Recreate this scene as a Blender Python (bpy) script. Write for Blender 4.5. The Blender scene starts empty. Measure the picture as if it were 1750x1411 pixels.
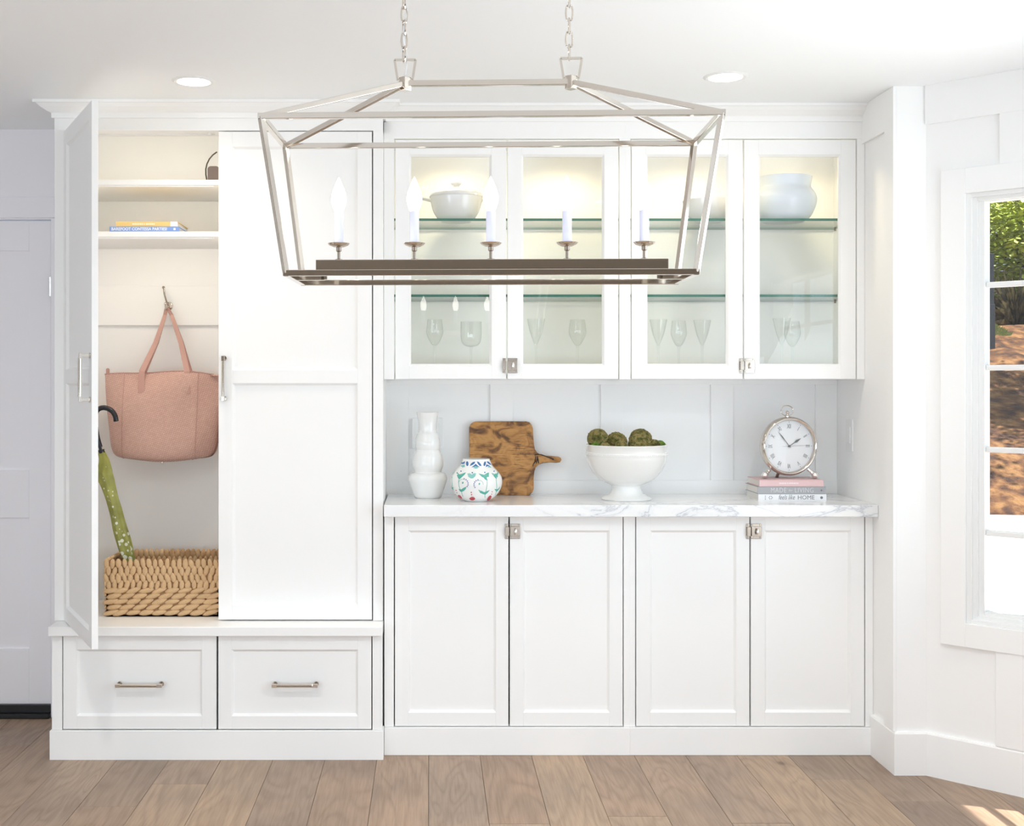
import bpy, bmesh, math, random
from mathutils import Vector, Matrix, noise
random.seed(7)
R = math.radians
SC = bpy.context.scene
COL = SC.collection

# ------------------------------------------------------------------ camera, world, lights, exposure
CH = 1.356           # camera height; world: +X right, +Y into the picture, camera stands at X=0,Y=0
F = 2100.0           # focal length in pixels of the 1750 px wide frame
VX, VY = 735.0, 653.0
cd = bpy.data.cameras.new('camera'); cam = bpy.data.objects.new('camera', cd); COL.objects.link(cam)
cam.location = (0, 0, CH); cam.rotation_euler = (R(90), 0, 0)
cd.sensor_width = 36; cd.sensor_fit = 'HORIZONTAL'; cd.lens = F/1750*36
cd.shift_x = (875-VX)/1750; cd.shift_y = -(705.5-VY)/1750
cd.clip_start = .05; cd.clip_end = 200
SC.camera = cam

w = bpy.data.worlds.new('sky'); SC.world = w; w.use_nodes = True
bg = w.node_tree.nodes['Background']; bg.inputs[0].default_value = (.72, .86, 1, 1); bg.inputs[1].default_value = 1.5

def lamp(name, kind, loc, energy, color, rot=(0, 0, 0), **kw):
    l = bpy.data.lights.new(name, kind); l.energy = energy; l.color = color
    for k, v in kw.items(): setattr(l, k, v)
    o = bpy.data.objects.new(name, l); o.location = loc; o.rotation_euler = rot; COL.objects.link(o); return o
SUN_DIR = Vector((-1, .40, -2.95)).normalized()     # direction the light travels
sun = lamp('sun', 'SUN', (6, -2, 12), 14, (1, .95, .88), angle=.009)
sun.rotation_euler = SUN_DIR.to_track_quat('-Z', 'Y').to_euler()
# added unseen fill lamps: behind the camera, at left and in the bay
lamp('rear_fill', 'AREA', (-.3, -2.3, .74), 78, (.73, .87, 1), (R(105), 0, 0), shape='RECTANGLE', size=4.8, size_y=.9)
lamp('bay_fill', 'AREA', (2.02, 2.2, 1.3), 34, (.74, .88, 1), (0, R(114), 0), shape='RECTANGLE', size=1.5, size_y=2.2)
lamp('left_fill', 'AREA', (-3.1, -.2, 1.3), 84, (.77, .88, 1), (0, R(-114), 0), shape='RECTANGLE', size=1.7, size_y=2.2)
vs = SC.view_settings
vs.view_transform = 'Standard'; vs.look = 'None'; vs.gamma = 1; vs.exposure = -.11; vs.use_curve_mapping = False
cy = SC.cycles
cy.use_denoising = True; cy.max_bounces = 10; cy.diffuse_bounces = 8; cy.glossy_bounces = 5; cy.transmission_bounces = 6
cy.transparent_max_bounces = 16; cy.sample_clamp_indirect = 6; cy.caustics_reflective = False; cy.caustics_refractive = False
cy.use_adaptive_sampling = True; cy.adaptive_threshold = .015

# ------------------------------------------------------------------ measuring helpers
def X(px, Y): return (px-VX)*Y/F
def Z(py, Y): return CH+(VY-py)*Y/F

# ------------------------------------------------------------------ mesh helpers
W = {}
def wm(o): return W.get(o.name, Matrix.Identity(4))
def tag(o, label=None, cat=None, group=None, kind=None):
    if label: o['label'] = label
    if cat: o['category'] = cat
    if group: o['group'] = group
    if kind: o['kind'] = kind
    return o
def thing(name, label, cat, loc, group=None, rz=0):
    o = bpy.data.objects.new(name, None); o.empty_display_size = .05; COL.objects.link(o)
    o.location = loc; o.rotation_euler = (0, 0, rz)
    W[o.name] = Matrix.Translation(loc) @ Matrix.Rotation(rz, 4, 'Z')
    return tag(o, label, cat, group)
def obj(name, bm, m, parent=None, M=None, smooth=False, bevel=0, origin=None):
    me = bpy.data.meshes.new(name)
    if M is not None: bm.transform(M)
    bmesh.ops.recalc_face_normals(bm, faces=bm.faces)
    bm.to_mesh(me); bm.free()
    ms = m if isinstance(m, (list, tuple)) else [m]
    for q in ms: me.materials.append(q)
    if smooth:
        me.polygons.foreach_set('use_smooth', [True]*len(me.polygons))
        try: me.set_sharp_from_angle(angle=R(40))
        except Exception: pass
    o = bpy.data.objects.new(name, me); COL.objects.link(o)
    if parent is not None:
        me.transform(wm(parent).inverted()); o.parent = parent; W[o.name] = wm(parent)
    else:
        if origin is None:
            xs = [v.co for v in me.vertices]
            origin = (sum(v.x for v in xs)/len(xs), sum(v.y for v in xs)/len(xs), min(v.z for v in xs))
        me.transform(Matrix.Translation(origin).inverted()); o.location = origin
        W[o.name] = Matrix.Translation(origin)
    if bevel:
        b = o.modifiers.new('bevel', 'BEVEL'); b.width = bevel; b.segments = 2; b.limit_method = 'ANGLE'; b.angle_limit = R(50)
    return o
def struct(name, bm, m, parent=None, **k):
    o = obj(name, bm, m, parent, **k)
    if parent is None: o['kind'] = 'structure'
    return o
def B(*boxes, M=None):
    bm = bmesh.new()
    for b in boxes: bx(bm, *b)
    if M is not None: bm.transform(M)
    return bm
def bx(bm, x0, x1, y0, y1, z0, z1, mi=0):
    v = [bm.verts.new((x, y, z)) for x in (x0, x1) for y in (y0, y1) for z in (z0, z1)]
    for q in ((0, 1, 3, 2), (4, 6, 7, 5), (0, 4, 5, 1), (2, 3, 7, 6), (0, 2, 6, 4), (1, 5, 7, 3)):
        f = bm.faces.new([v[i] for i in q]); f.material_index = mi
    return v
def bar(bm, a, b, wd, ht=None, up=(0, 0, 1)):
    """square bar from a to b"""
    ht = ht or wd; a = Vector(a); b = Vector(b); d = (b-a).normalized(); up = Vector(up)
    s = d.cross(up)
    if s.length < 1e-4: s = d.cross(Vector((0, 1, 0)))
    s.normalize(); u = s.cross(d).normalized()
    vs_ = []
    for p in (a, b):
        for i, j in ((-1, -1), (1, -1), (1, 1), (-1, 1)):
            vs_.append(bm.verts.new(p+s*i*wd/2+u*j*ht/2))
    for k in range(4): bm.faces.new((vs_[k], vs_[(k+1) % 4], vs_[4+(k+1) % 4], vs_[4+k]))
    bm.faces.new(vs_[3::-1]); bm.faces.new(vs_[4:])
def tube(bm, pts, r, seg=10, closed=False, caps=True):
    pts = [Vector(p) for p in pts]; n = len(pts); rings = []
    rr = r if isinstance(r, (list, tuple)) else [r]*n
    ref = None
    for i, p in enumerate(pts):
        if closed: d = pts[(i+1) % n]-pts[i-1]
        else: d = pts[min(i+1, n-1)]-pts[max(i-1, 0)]
        d.normalize()
        if ref is None:
            ref = d.cross(Vector((0, 0, 1)))
            if ref.length < .1: ref = d.cross(Vector((0, 1, 0)))
        ref = (ref-d*ref.dot(d)).normalized(); u = d.cross(ref)
        rings.append([bm.verts.new(p+(ref*math.cos(2*math.pi*k/seg)+u*math.sin(2*math.pi*k/seg))*rr[i]) for k in range(seg)])
    for i in range(n if closed else n-1):
        a, b = rings[i], rings[(i+1) % n]
        for k in range(seg): bm.faces.new((a[k], a[(k+1) % seg], b[(k+1) % seg], b[k]))
    if caps and not closed:
        bm.faces.new(rings[0][::-1]); bm.faces.new(rings[-1])
def lathe(bm, prof, c=(0, 0, 0), seg=32, fn=None, mi=0):
    """prof: (radius, z); revolved about the vertical through c"""
    rings = []
    for r, z in prof:
        if r < 1e-5: rings.append([bm.verts.new((c[0], c[1], c[2]+z))])
        else:
            ring = []
            for k in range(seg):
                a = 2*math.pi*k/seg; q = r*(fn(a, z) if fn else 1)
                ring.append(bm.verts.new((c[0]+q*math.cos(a), c[1]+q*math.sin(a), c[2]+z)))
            rings.append(ring)
    for a, b in zip(rings, rings[1:]):
        for k in range(seg):
            k2 = (k+1) % seg
            vv = [a[k % len(a)], a[k2 % len(a)], b[k2 % len(b)], b[k % len(b)]]
            u = []
            for q in vv:
                if q not in u: u.append(q)
            if len(u) > 2:
                try: bm.faces.new(u).material_index = mi
                except ValueError: pass
def smooth_prof(p, n=5):
    out = []
    for i in range(len(p)-1):
        p0 = p[max(i-1, 0)]; p1 = p[i]; p2 = p[i+1]; p3 = p[min(i+2, len(p)-1)]
        for k in range(n):
            t = k/n
            out.append(tuple(.5*((2*p1[j])+(-p0[j]+p2[j])*t+(2*p0[j]-5*p1[j]+4*p2[j]-p3[j])*t*t+(-p0[j]+3*p1[j]-3*p2[j]+p3[j])*t**3) for j in range(len(p1))))
    out.append(p[-1]); return out
def sweep(bm, path, prof):
    """profile (out, z) swept along an xy path with mitred corners; 'out' is to the right of travel"""
    n = len(path); P_ = [Vector(p) for p in path]; rings = []
    for i in range(n):
        ds = []
        if i: ds.append((P_[i]-P_[i-1]).normalized())
        if i < n-1: ds.append((P_[i+1]-P_[i]).normalized())
        ns = [Vector((d.y, -d.x)) for d in ds]
        if len(ns) == 2:
            m = (ns[0]+ns[1]).normalized(); m /= max(.2, m.dot(ns[0]))
        else: m = ns[0]
        rings.append([bm.verts.new((P_[i].x+m.x*o, P_[i].y+m.y*o, z)) for o, z in prof])
    k = len(prof)
    for a, b in zip(rings, rings[1:]):
        for j in range(k): bm.faces.new((a[j], a[(j+1) % k], b[(j+1) % k], b[j]))
    bm.faces.new(rings[0]); bm.faces.new(rings[-1][::-1])
def extrude_poly(bm, pts, y0, y1, mi=0):
    """polygon in XZ extruded along Y"""
    a = [bm.verts.new((x, y0, z)) for x, z in pts]; b = [bm.verts.new((x, y1, z)) for x, z in pts]
    n = len(pts)
    for k in range(n): bm.faces.new((a[k], a[(k+1) % n], b[(k+1) % n], b[k])).material_index = mi
    bm.faces.new(a).material_index = mi; bm.faces.new(b[::-1]).material_index = mi
def arc(cx, cz, r, a0, a1, n=6): return [(cx+r*math.cos(R(a0+(a1-a0)*k/n)), cz+r*math.sin(R(a0+(a1-a0)*k/n))) for k in range(n+1)]
def rrect(x0, x1, z0, z1, r, n=5):
    return arc(x1-r, z1-r, r, 0, 90, n)+arc(x0+r, z1-r, r, 90, 180, n)+arc(x0+r, z0+r, r, 180, 270, n)+arc(x1-r, z0+r, r, 270, 360, n)
def copy_tree(o, parent=None):
    c = o.copy(); COL.objects.link(c); c.parent = parent
    for ch in [q for q in KIDS.get(o.name, [])]: copy_tree(ch, c)
    return c
KIDS = {}
def index_kids():
    KIDS.clear()
    for q in COL.objects:
        if q.parent: KIDS.setdefault(q.parent.name, []).append(q)
def text(body, size, m, parent, loc, rot=(R(90), 0, 0), shear=0, ext=.0002, name='lettering', sx=1, space=1, off=0):
    c = bpy.data.curves.new(name, 'FONT'); c.body = body; c.size = size; c.align_x = 'CENTER'; c.align_y = 'CENTER'
    c.shear = shear; c.extrude = ext; c.space_character = space; c.offset = off; c.resolution_u = 3
    c.materials.append(m)
    o = bpy.data.objects.new(name, c); COL.objects.link(o); o.parent = parent
    L = wm(parent).inverted() @ (Matrix.Translation(loc) @ Matrix.Rotation(rot[2], 4, 'Z') @ Matrix.Rotation(rot[1], 4, 'Y') @ Matrix.Rotation(rot[0], 4, 'X'))
    o.matrix_local = L @ Matrix.Diagonal((sx, 1, 1, 1))
    W[o.name] = wm(parent)
    return o

# ------------------------------------------------------------------ materials
def mat(name, color=(.8, .8, .8), rough=.5, metal=0, **kw):
    m = bpy.data.materials.new(name); m.use_nodes = True
    b = m.node_tree.nodes['Principled BSDF']
    b.inputs['Base Color'].default_value = (*color, 1); b.inputs['Roughness'].default_value = rough; b.inputs['Metallic'].default_value = metal
    for k, v in kw.items(): b.inputs[k.replace('_', ' ')].default_value = v
    return m
def nodes(m):
    nt = m.node_tree; N = nt.nodes; L = nt.links; b = N['Principled BSDF']
    def nd(t, **k):
        n = N.new(t)
        for a, v in k.items():
            if a in n.inputs: n.inputs[a].default_value = v
            else: setattr(n, a, v)
        return n
    return nt, nd, L.new, b
def ramp(nd, stops):
    r = nd('ShaderNodeValToRGB'); e = r.color_ramp.elements
    while len(e) < len(stops): e.new(.5)
    for q, (p, c) in zip(e, stops): q.position = p; q.color = (*c, 1) if len(c) == 3 else c
    return r
def paint(name, color, rough=.42, bump=.02, scale=260):
    m = mat(name, color, rough); m.node_tree.nodes['Principled BSDF'].inputs['Specular IOR Level'].default_value = .3
    nt, nd, ln, b = nodes(m)
    t = nd('ShaderNodeTexCoord'); n = nd('ShaderNodeTexNoise', Scale=scale, Detail=2.0); ln(t.outputs['Object'], n.inputs['Vector'])
    bp = nd('ShaderNodeBump', Strength=bump, Distance=.002); ln(n.outputs[0], bp.inputs['Height']); ln(bp.outputs[0], b.inputs['Normal'])
    return m
M = {}
M['paint'] = paint('cabinet_paint', (.915, .912, .90), .38)
M['wall'] = paint('wall_paint', (.91, .908, .90), .6, .03)
M['ceiling'] = paint('ceiling_paint', (.925, .94, .95), .8, .03)
M['grey_wall'] = paint('door_paint', (.90, .89, .92), .45)
M['dark'] = mat('dark_rubber', (.012, .012, .014), .45)
M['subfloor'] = mat('subfloor', (.08, .055, .04), .9)
M['nickel'] = mat('polished_nickel', (.68, .62, .55), .09, 1)
M['nickel_dark'] = mat('aged_nickel', (.42, .35, .29), .2, 1)
M['chrome'] = mat('bright_chrome', (.9, .88, .85), .12, 1)
M['ceramic'] = mat('white_ceramic', (.84, .84, .82), .16, Coat_Weight=.3)
M['ceramic_blue'] = mat('cool_white_ceramic', (.74, .80, .86), .2)
M['plastic'] = mat('white_plastic', (.84, .84, .83), .3)
M['sleeve'] = mat('candle_sleeve', (.74, .74, .90), .5)
M['paper'] = mat('book_paper', (.72, .69, .64), .9)
M['ink'] = mat('dark_ink', (.07, .07, .08), .6)
M['grey_ink'] = mat('clock_grey', (.16, .16, .17), .5)
def emit(name, color, s):
    m = mat(name, (.9, .9, .9), .4); b = m.node_tree.nodes['Principled BSDF']
    b.inputs['Emission Color'].default_value = (*color, 1); b.inputs['Emission Strength'].default_value = s; return m
M['bulb'] = emit('lit_bulb', (1, .95, .88), 9)
M['lens'] = emit('lit_lens', (1, .92, .80), 12)
M['puck'] = emit('puck_lens', (1, .85, .62), 8)

def glass(name, tint=(1, 1, 1), ior=1.45, extra=0.0, rough=.0):
    m = bpy.data.materials.new(name); m.use_nodes = True; nt = m.node_tree; N = nt.nodes; N.clear()
    o = N.new('ShaderNodeOutputMaterial'); mx = N.new('ShaderNodeMixShader'); tr = N.new('ShaderNodeBsdfTransparent'); gl = N.new('ShaderNodeBsdfGlossy')
    tr.inputs[0].default_value = (*tint, 1); gl.inputs['Roughness'].default_value = rough
    fr = N.new('ShaderNodeLayerWeight'); pw = N.new('ShaderNodeMath'); pw.operation = 'POWER'; pw.inputs[1].default_value = 5 if extra < .5 else 3
    nt.links.new(fr.outputs['Facing'], pw.inputs[0]); f0 = ((ior-1)/(ior+1))**2
    a = N.new('ShaderNodeMath'); a.operation = 'MULTIPLY_ADD'; a.inputs[1].default_value = (1-f0) if extra < .5 else .5; a.inputs[2].default_value = f0; a.use_clamp = True
    nt.links.new(pw.outputs[0], a.inputs[0]); nt.links.new(a.outputs[0], mx.inputs[0])
    nt.links.new(tr.outputs[0], mx.inputs[1]); nt.links.new(gl.outputs[0], mx.inputs[2]); nt.links.new(mx.outputs[0], o.inputs[0])
    return m
M['glass'] = glass('door_glass', ior=1.42)
M['shelf_glass'] = glass('shelf_glass', (.95, .985, .965), 1.4)
M['stemware'] = glass('stemware_glass', (.985, .99, .985), 1.5, .9, .02)
M['glass_edge'] = mat('green_glass_edge', (.035, .17, .12), .25)

def wood_floor():
    m = mat('oak_floor', (.4, .3, .2), .42); nt, nd, ln, b = nodes(m)
    t = nd('ShaderNodeTexCoord'); oi = nd('ShaderNodeObjectInfo')
    cb = nd('ShaderNodeVectorMath', operation='SCALE'); cmb = nd('ShaderNodeCombineXYZ')
    ln(oi.outputs['Random'], cmb.inputs[0]); ln(oi.outputs['Random'], cmb.inputs[1]); ln(cmb.outputs[0], cb.inputs[0]); cb.inputs['Scale'].default_value = 37
    ad = nd('ShaderNodeVectorMath', operation='ADD'); ln(t.outputs['Object'], ad.inputs[0]); ln(cb.outputs[0], ad.inputs[1])
    mp = nd('ShaderNodeMapping'); mp.inputs['Scale'].default_value = (1, .16, 1); ln(ad.outputs[0], mp.inputs[0])
    # cathedral grain: bands of a stretched noise
    n1 = nd('ShaderNodeTexNoise', Scale=5.5, Detail=2.0, Distortion=.6); ln(mp.outputs[0], n1.inputs['Vector'])
    ml = nd('ShaderNodeMath', operation='MULTIPLY'); ml.inputs[1].default_value = 26; ln(n1.outputs[0], ml.inputs[0])
    fr = nd('ShaderNodeMath', operation='PINGPONG'); fr.inputs[1].default_value = 1; ln(ml.outputs[0], fr.inputs[0])
    n2 = nd('ShaderNodeTexNoise', Scale=60.0, Detail=4.0); mp2 = nd('ShaderNodeMapping'); mp2.inputs['Scale'].default_value = (3, .12, 1)
    ln(ad.outputs[0], mp2.inputs[0]); ln(mp2.outputs[0], n2.inputs['Vector'])
    n3 = nd('ShaderNodeTexNoise', Scale=2.2, Detail=3.0); ln(ad.outputs[0], n3.inputs['Vector'])
    base = ramp(nd, [(0, (.315, .215, .148)), (.3, (.365, .262, .188)), (.55, (.285, .205, .150)), (.8, (.40, .285, .192)), (1, (.32, .238, .180))])
    ln(oi.outputs['Random'], base.inputs[0])
    def mix(fac, a, c, typ='MULTIPLY'):
        x = nd('ShaderNodeMix', data_type='RGBA', blend_type=typ); x.inputs[0].default_value = 1
        if isinstance(fac, float): x.inputs[0].default_value = fac
        else: ln(fac, x.inputs[0])
        ln(a, x.inputs[6]); ln(c, x.inputs[7]); return x.outputs[2]
    g1 = ramp(nd, [(0, (.86, .84, .82)), (.5, (1, 1, 1)), (1, (1.05, 1.04, 1.03))]); ln(fr.outputs[0], g1.inputs[0])
    g2 = ramp(nd, [(.3, (.84, .82, .80)), (.6, (1.04, 1.04, 1.04))]); ln(n2.outputs[0], g2.inputs[0])
    g3 = ramp(nd, [(.35, (.86, .86, .87)), (.65, (1.1, 1.08, 1.05))]); ln(n3.outputs[0], g3.inputs[0])
    c = mix(1.0, base.outputs[0], g1.outputs[0]); c = mix(1.0, c, g2.outputs[0]); c = mix(1.0, c, g3.outputs[0])
    # knots
    mp3 = nd('ShaderNodeMapping'); mp3.inputs['Scale'].default_value = (1, .55, 1); ln(ad.outputs[0], mp3.inputs[0])
    v = nd('ShaderNodeTexVoronoi', Scale=4.2); ln(mp3.outputs[0], v.inputs['Vector'])
    kn = ramp(nd, [(.0, (.16, .11, .09)), (.03, (.30, .24, .2)), (.07, (.85, .83, .8)), (.2, (1, 1, 1))]); ln(v.outputs['Distance'], kn.inputs[0])
    c = mix(.75, c, kn.outputs[0])
    ln(c, b.inputs['Base Color'])
    bp = nd('ShaderNodeBump', Strength=.15, Distance=.001); ln(n2.outputs[0], bp.inputs['Height']); ln(bp.outputs[0], b.inputs['Normal'])
    return m
M['floor'] = wood_floor()

def marble():
    m = mat('white_marble', (.8, .8, .8), .12); nt, nd, ln, b = nodes(m)
    t = nd('ShaderNodeTexCoord'); mp = nd('ShaderNodeMapping'); mp.inputs['Rotation'].default_value = (0, .7, .5); mp.inputs['Scale'].default_value = (1, 1.4, 2.2); ln(t.outputs['Object'], mp.inputs[0])
    n = nd('ShaderNodeTexNoise', Scale=3.2, Detail=8.0, Roughness=.62, Distortion=1.3); ln(mp.outputs[0], n.inputs['Vector'])
    r = ramp(nd, [(.40, (.87, .87, .86)), (.475, (.80, .81, .82)), (.497, (.52, .54, .58)), (.52, (.80, .81, .82)), (.60, (.87, .87, .86))]); ln(n.outputs[0], r.inputs[0])
    n2 = nd('ShaderNodeTexNoise', Scale=1.7, Detail=2.0); ln(t.outputs['Object'], n2.inputs['Vector'])
    r2 = ramp(nd, [(.42, (0, 0, 0)), (.62, (1, 1, 1))]); ln(n2.outputs[0], r2.inputs[0])
    x = nd('ShaderNodeMix', data_type='RGBA'); ln(r2.outputs[0], x.inputs[0]); x.inputs[6].default_value = (.86, .86, .855, 1); ln(r.outputs[0], x.inputs[7]); ln(x.outputs[2], b.inputs['Base Color'])
    return m
M['marble'] = marble()

def mottled(name, stops, scale=8, rough=.8, bump=.3, detail=6.0, stretch=(1, 1, 1), rnd=True, bscale=None, dist=.004, distortion=0.0, coord='Object'):
    m = mat(name, (.5, .5, .5), rough); nt, nd, ln, b = nodes(m)
    t = nd('ShaderNodeTexCoord'); mp = nd('ShaderNodeMapping'); mp.inputs['Scale'].default_value = stretch; ln(t.outputs[coord], mp.inputs[0])
    vec = mp.outputs[0]
    if rnd:
        oi = nd('ShaderNodeObjectInfo'); c = nd('ShaderNodeCombineXYZ'); ln(oi.outputs['Random'], c.inputs[0])
        s = nd('ShaderNodeVectorMath', operation='SCALE'); s.inputs['Scale'].default_value = 41; ln(c.outputs[0], s.inputs[0])
        a = nd('ShaderNodeVectorMath', operation='ADD'); ln(vec, a.inputs[0]); ln(s.outputs[0], a.inputs[1]); vec = a.outputs[0]
    n = nd('ShaderNodeTexNoise', Scale=float(scale), Detail=detail, Distortion=distortion); ln(vec, n.inputs['Vector'])
    r = ramp(nd, stops); ln(n.outputs[0], r.inputs[0]); ln(r.outputs[0], b.inputs['Base Color'])
    n2 = nd('ShaderNodeTexNoise', Scale=float(bscale or scale*3), Detail=4.0); ln(vec, n2.inputs['Vector'])
    bp = nd('ShaderNodeBump', Strength=bump, Distance=dist); ln(n2.outputs[0], bp.inputs['Height']); ln(bp.outputs[0], b.inputs['Normal'])
    return m
M['moss'] = mottled('moss', [(.3, (.04, .05, .010)), (.45, (.15, .14, .035)), (.53, (.30, .23, .085)), (.68, (.08, .11, .022))], 44, .95, 1, dist=.006, bscale=220)
M['moss_green'] = mottled('moss_green', [(.3, (.03, .09, .008)), (.55, (.14, .26, .03)), (.7, (.05, .11, .015))], 40, .95, 1, dist=.006, bscale=220)
M['board'] = mottled('worn_wood', [(.28, (.05, .018, .005)), (.40, (.18, .075, .018)), (.50, (.40, .185, .045)), (.60, (.50, .25, .07)), (.74, (.28, .12, .03))], 14, .5, .25, 12.0, (1, 1, 1.5), False, 60, .002, 1.1)
def scratch(m):
    nt, nd, ln, b = nodes(m); src = b.inputs['Base Color'].links[0].from_socket
    t = nd('ShaderNodeTexCoord'); mp = nd('ShaderNodeMapping'); mp.inputs['Scale'].default_value = (1, 1, 9); ln(t.outputs['Object'], mp.inputs[0])
    n = nd('ShaderNodeTexNoise', Scale=22.0, Detail=6.0); ln(mp.outputs[0], n.inputs['Vector'])
    r = ramp(nd, [(.36, (.25, .2, .18)), (.46, (1, 1, 1)), (.7, (1.25, 1.2, 1.1))]); ln(n.outputs[0], r.inputs[0])
    n3 = nd('ShaderNodeTexNoise', Scale=6.0, Detail=2.0); ln(t.outputs['Object'], n3.inputs['Vector']); r3 = ramp(nd, [(.42, (0, 0, 0)), (.6, (1, 1, 1))]); ln(n3.outputs[0], r3.inputs[0])
    x = nd('ShaderNodeMix', data_type='RGBA', blend_type='MULTIPLY'); ln(r3.outputs[0], x.inputs[0]); ln(src, x.inputs[6]); ln(r.outputs[0], x.inputs[7]); ln(x.outputs[2], b.inputs['Base Color'])
scratch(M['board'])
M['board_edge'] = mat('worn_wood_edge', (.12, .05, .018), .5)
M['cord'] = mat('leather_cord', (.025, .018, .016), .6)
M['seagrass'] = mottled('water_hyacinth', [(.3, (.46, .27, .13)), (.5, (.66, .44, .235)), (.72, (.78, .58, .36))], 16, .75, .35, 3.0, (1, 1, 1), True, 90, .001)
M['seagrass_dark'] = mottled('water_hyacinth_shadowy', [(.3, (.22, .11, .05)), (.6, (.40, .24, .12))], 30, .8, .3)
M['bag'] = None
def bag_mat():
    m = mat('woven_pink_leather', (.5, .3, .25), .5); nt, nd, ln, b = nodes(m)
    t = nd('ShaderNodeTexCoord'); mp = nd('ShaderNodeMapping'); mp.inputs['Rotation'].default_value = (0, R(28), 0); ln(t.outputs['Object'], mp.inputs[0])
    sx = nd('ShaderNodeSeparateXYZ'); ln(mp.outputs[0], sx.inputs[0]); c = nd('ShaderNodeCombineXYZ'); ln(sx.outputs[0], c.inputs[0]); ln(sx.outputs[2], c.inputs[1])
    br = nd('ShaderNodeTexBrick', Scale=46.0); br.inputs['Mortar Size'].default_value = .06; br.inputs['Mortar Smooth'].default_value = 1
    br.inputs['Color1'].default_value = (.70, .45, .38, 1); br.inputs['Color2'].default_value = (.62, .39, .325, 1); br.inputs['Mortar'].default_value = (.40, .235, .195, 1)
    ln(c.outputs[0], br.inputs['Vector']); ln(br.outputs['Color'], b.inputs['Base Color'])
    bp = nd('ShaderNodeBump', Strength=.6, Distance=.0015, invert=True); ln(br.outputs['Fac'], bp.inputs['Height']); ln(bp.outputs[0], b.inputs['Normal'])
    return m
M['bag'] = bag_mat()
M['strap'] = mat('pink_leather', (.46, .265, .225), .45)
M['umbrella'] = None
def umb():
    m = mat('green_umbrella_cloth', (.3, .4, .05), .45); nt, nd, ln, b = nodes(m)
    t = nd('ShaderNodeTexCoord'); v = nd('ShaderNodeTexVoronoi', Scale=48.0); ln(t.outputs['Object'], v.inputs['Vector'])
    n = nd('ShaderNodeTexNoise', Scale=14.0, Detail=3.0); ln(t.outputs['Object'], n.inputs['Vector'])
    r = ramp(nd, [(.3, (.19, .20, .035)), (.7, (.38, .38, .09))]); ln(n.outputs[0], r.inputs[0])
    sx = nd('ShaderNodeSeparateXYZ'); ln(t.outputs['Object'], sx.inputs[0])
    lt = nd('ShaderNodeMapRange'); lt.inputs[1].default_value = .62; lt.inputs[2].default_value = .15; lt.inputs[3].default_value = .0; lt.inputs[4].default_value = .42; ln(sx.outputs[2], lt.inputs[0])
    ls = nd('ShaderNodeMath', operation='LESS_THAN'); ln(v.outputs['Distance'], ls.inputs[0]); ln(lt.outputs[0], ls.inputs[1])
    x = nd('ShaderNodeMix', data_type='RGBA'); ln(ls.outputs[0], x.inputs[0]); ln(r.outputs[0], x.inputs[6]); x.inputs[7].default_value = (.72, .74, .60, 1); ln(x.outputs[2], b.inputs['Base Color'])
    return m
M['umbrella'] = umb()
M['black_gloss'] = mat('black_gloss', (.012, .013, .018), .22)
M['mulch'] = mottled('mulch', [(.38, (.030, .010, .003)), (.5, (.095, .038, .010)), (.62, (.19, .095, .032))], 5, .95, 1, 10.0, rnd=False, bscale=14, dist=.05)
M['patio'] = mottled('concrete', [(.3, (.46, .45, .43)), (.7, (.56, .55, .53))], 2, .9, .1, rnd=False)
M['leaf'] = mottled('tree_leaf', [(.3, (.20, .27, .03)), (.5, (.38, .44, .06)), (.7, (.55, .55, .14))], 1.4, .5, 0, rnd=False)
M['bark'] = mottled('bark', [(.3, (.05, .035, .02)), (.7, (.12, .08, .05))], 6, .9, .5, rnd=False)
M['flax'] = mottled('flax_blade', [(.35, (.035, .03, .018)), (.5, (.10, .075, .04)), (.6, (.30, .24, .10)), (.7, (.10, .09, .05))], 5, .5, 0, rnd=False)
M['hedge'] = mat('dark_hedge', (.03, .03, .02), .9)
M['fence'] = mat('brown_fence', (.10, .06, .04), .8)
M['grass'] = mottled('grass_strip', [(.3, (.06, .08, .015)), (.7, (.16, .19, .05))], 20, .9, .5, rnd=False)
M['post'] = mat('charcoal_metal', (.015, .018, .024), .4)
M['black_trim'] = mat('door_sweep', (.01, .01, .011), .35)

# ------------------------------------------------------------------ setting
HC = 2.38      # ceiling height
WR = 1.614     # right side wall
YN = 4.88      # back wall of the niche
YC = 4.25      # front of the column on the right
YL = 4.98      # back wall on the left
fl = struct('floor', B((-3.3, 2.2, -2.6, 5.05, -.06, -.016)), M['subfloor'])
PW = .1866; joints = {-6: [3.93], -5: [4.15], 1: [3.776], 5: [3.78], 7: [4.20], 8: [3.98], -4: [3.3]}
for k in range(-17, 12):
    x0 = -.005+k*PW
    if x0+PW < -3.25: continue
    ys = [5.02]
    for j in joints.get(k, [4.99-random.uniform(.9, 2.0) if abs(k) < 9 else 4.6]): ys.append(j)
    while ys[-1] > -2.4: ys.append(max(-2.5, ys[-1]-random.uniform(1.5, 2.2)))
    for a, b_ in zip(ys, ys[1:]):
        dz = random.uniform(-.0006, 0)
        o = struct('plank', B((x0+.0007, x0+PW-.0007, b_+.0007, a-.0007, -.016, dz)), M['floor'], fl)
struct('ceiling', B((-3.3, 2.3, -2.6, 5.1, HC, HC+.12)), M['ceiling'])
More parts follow.
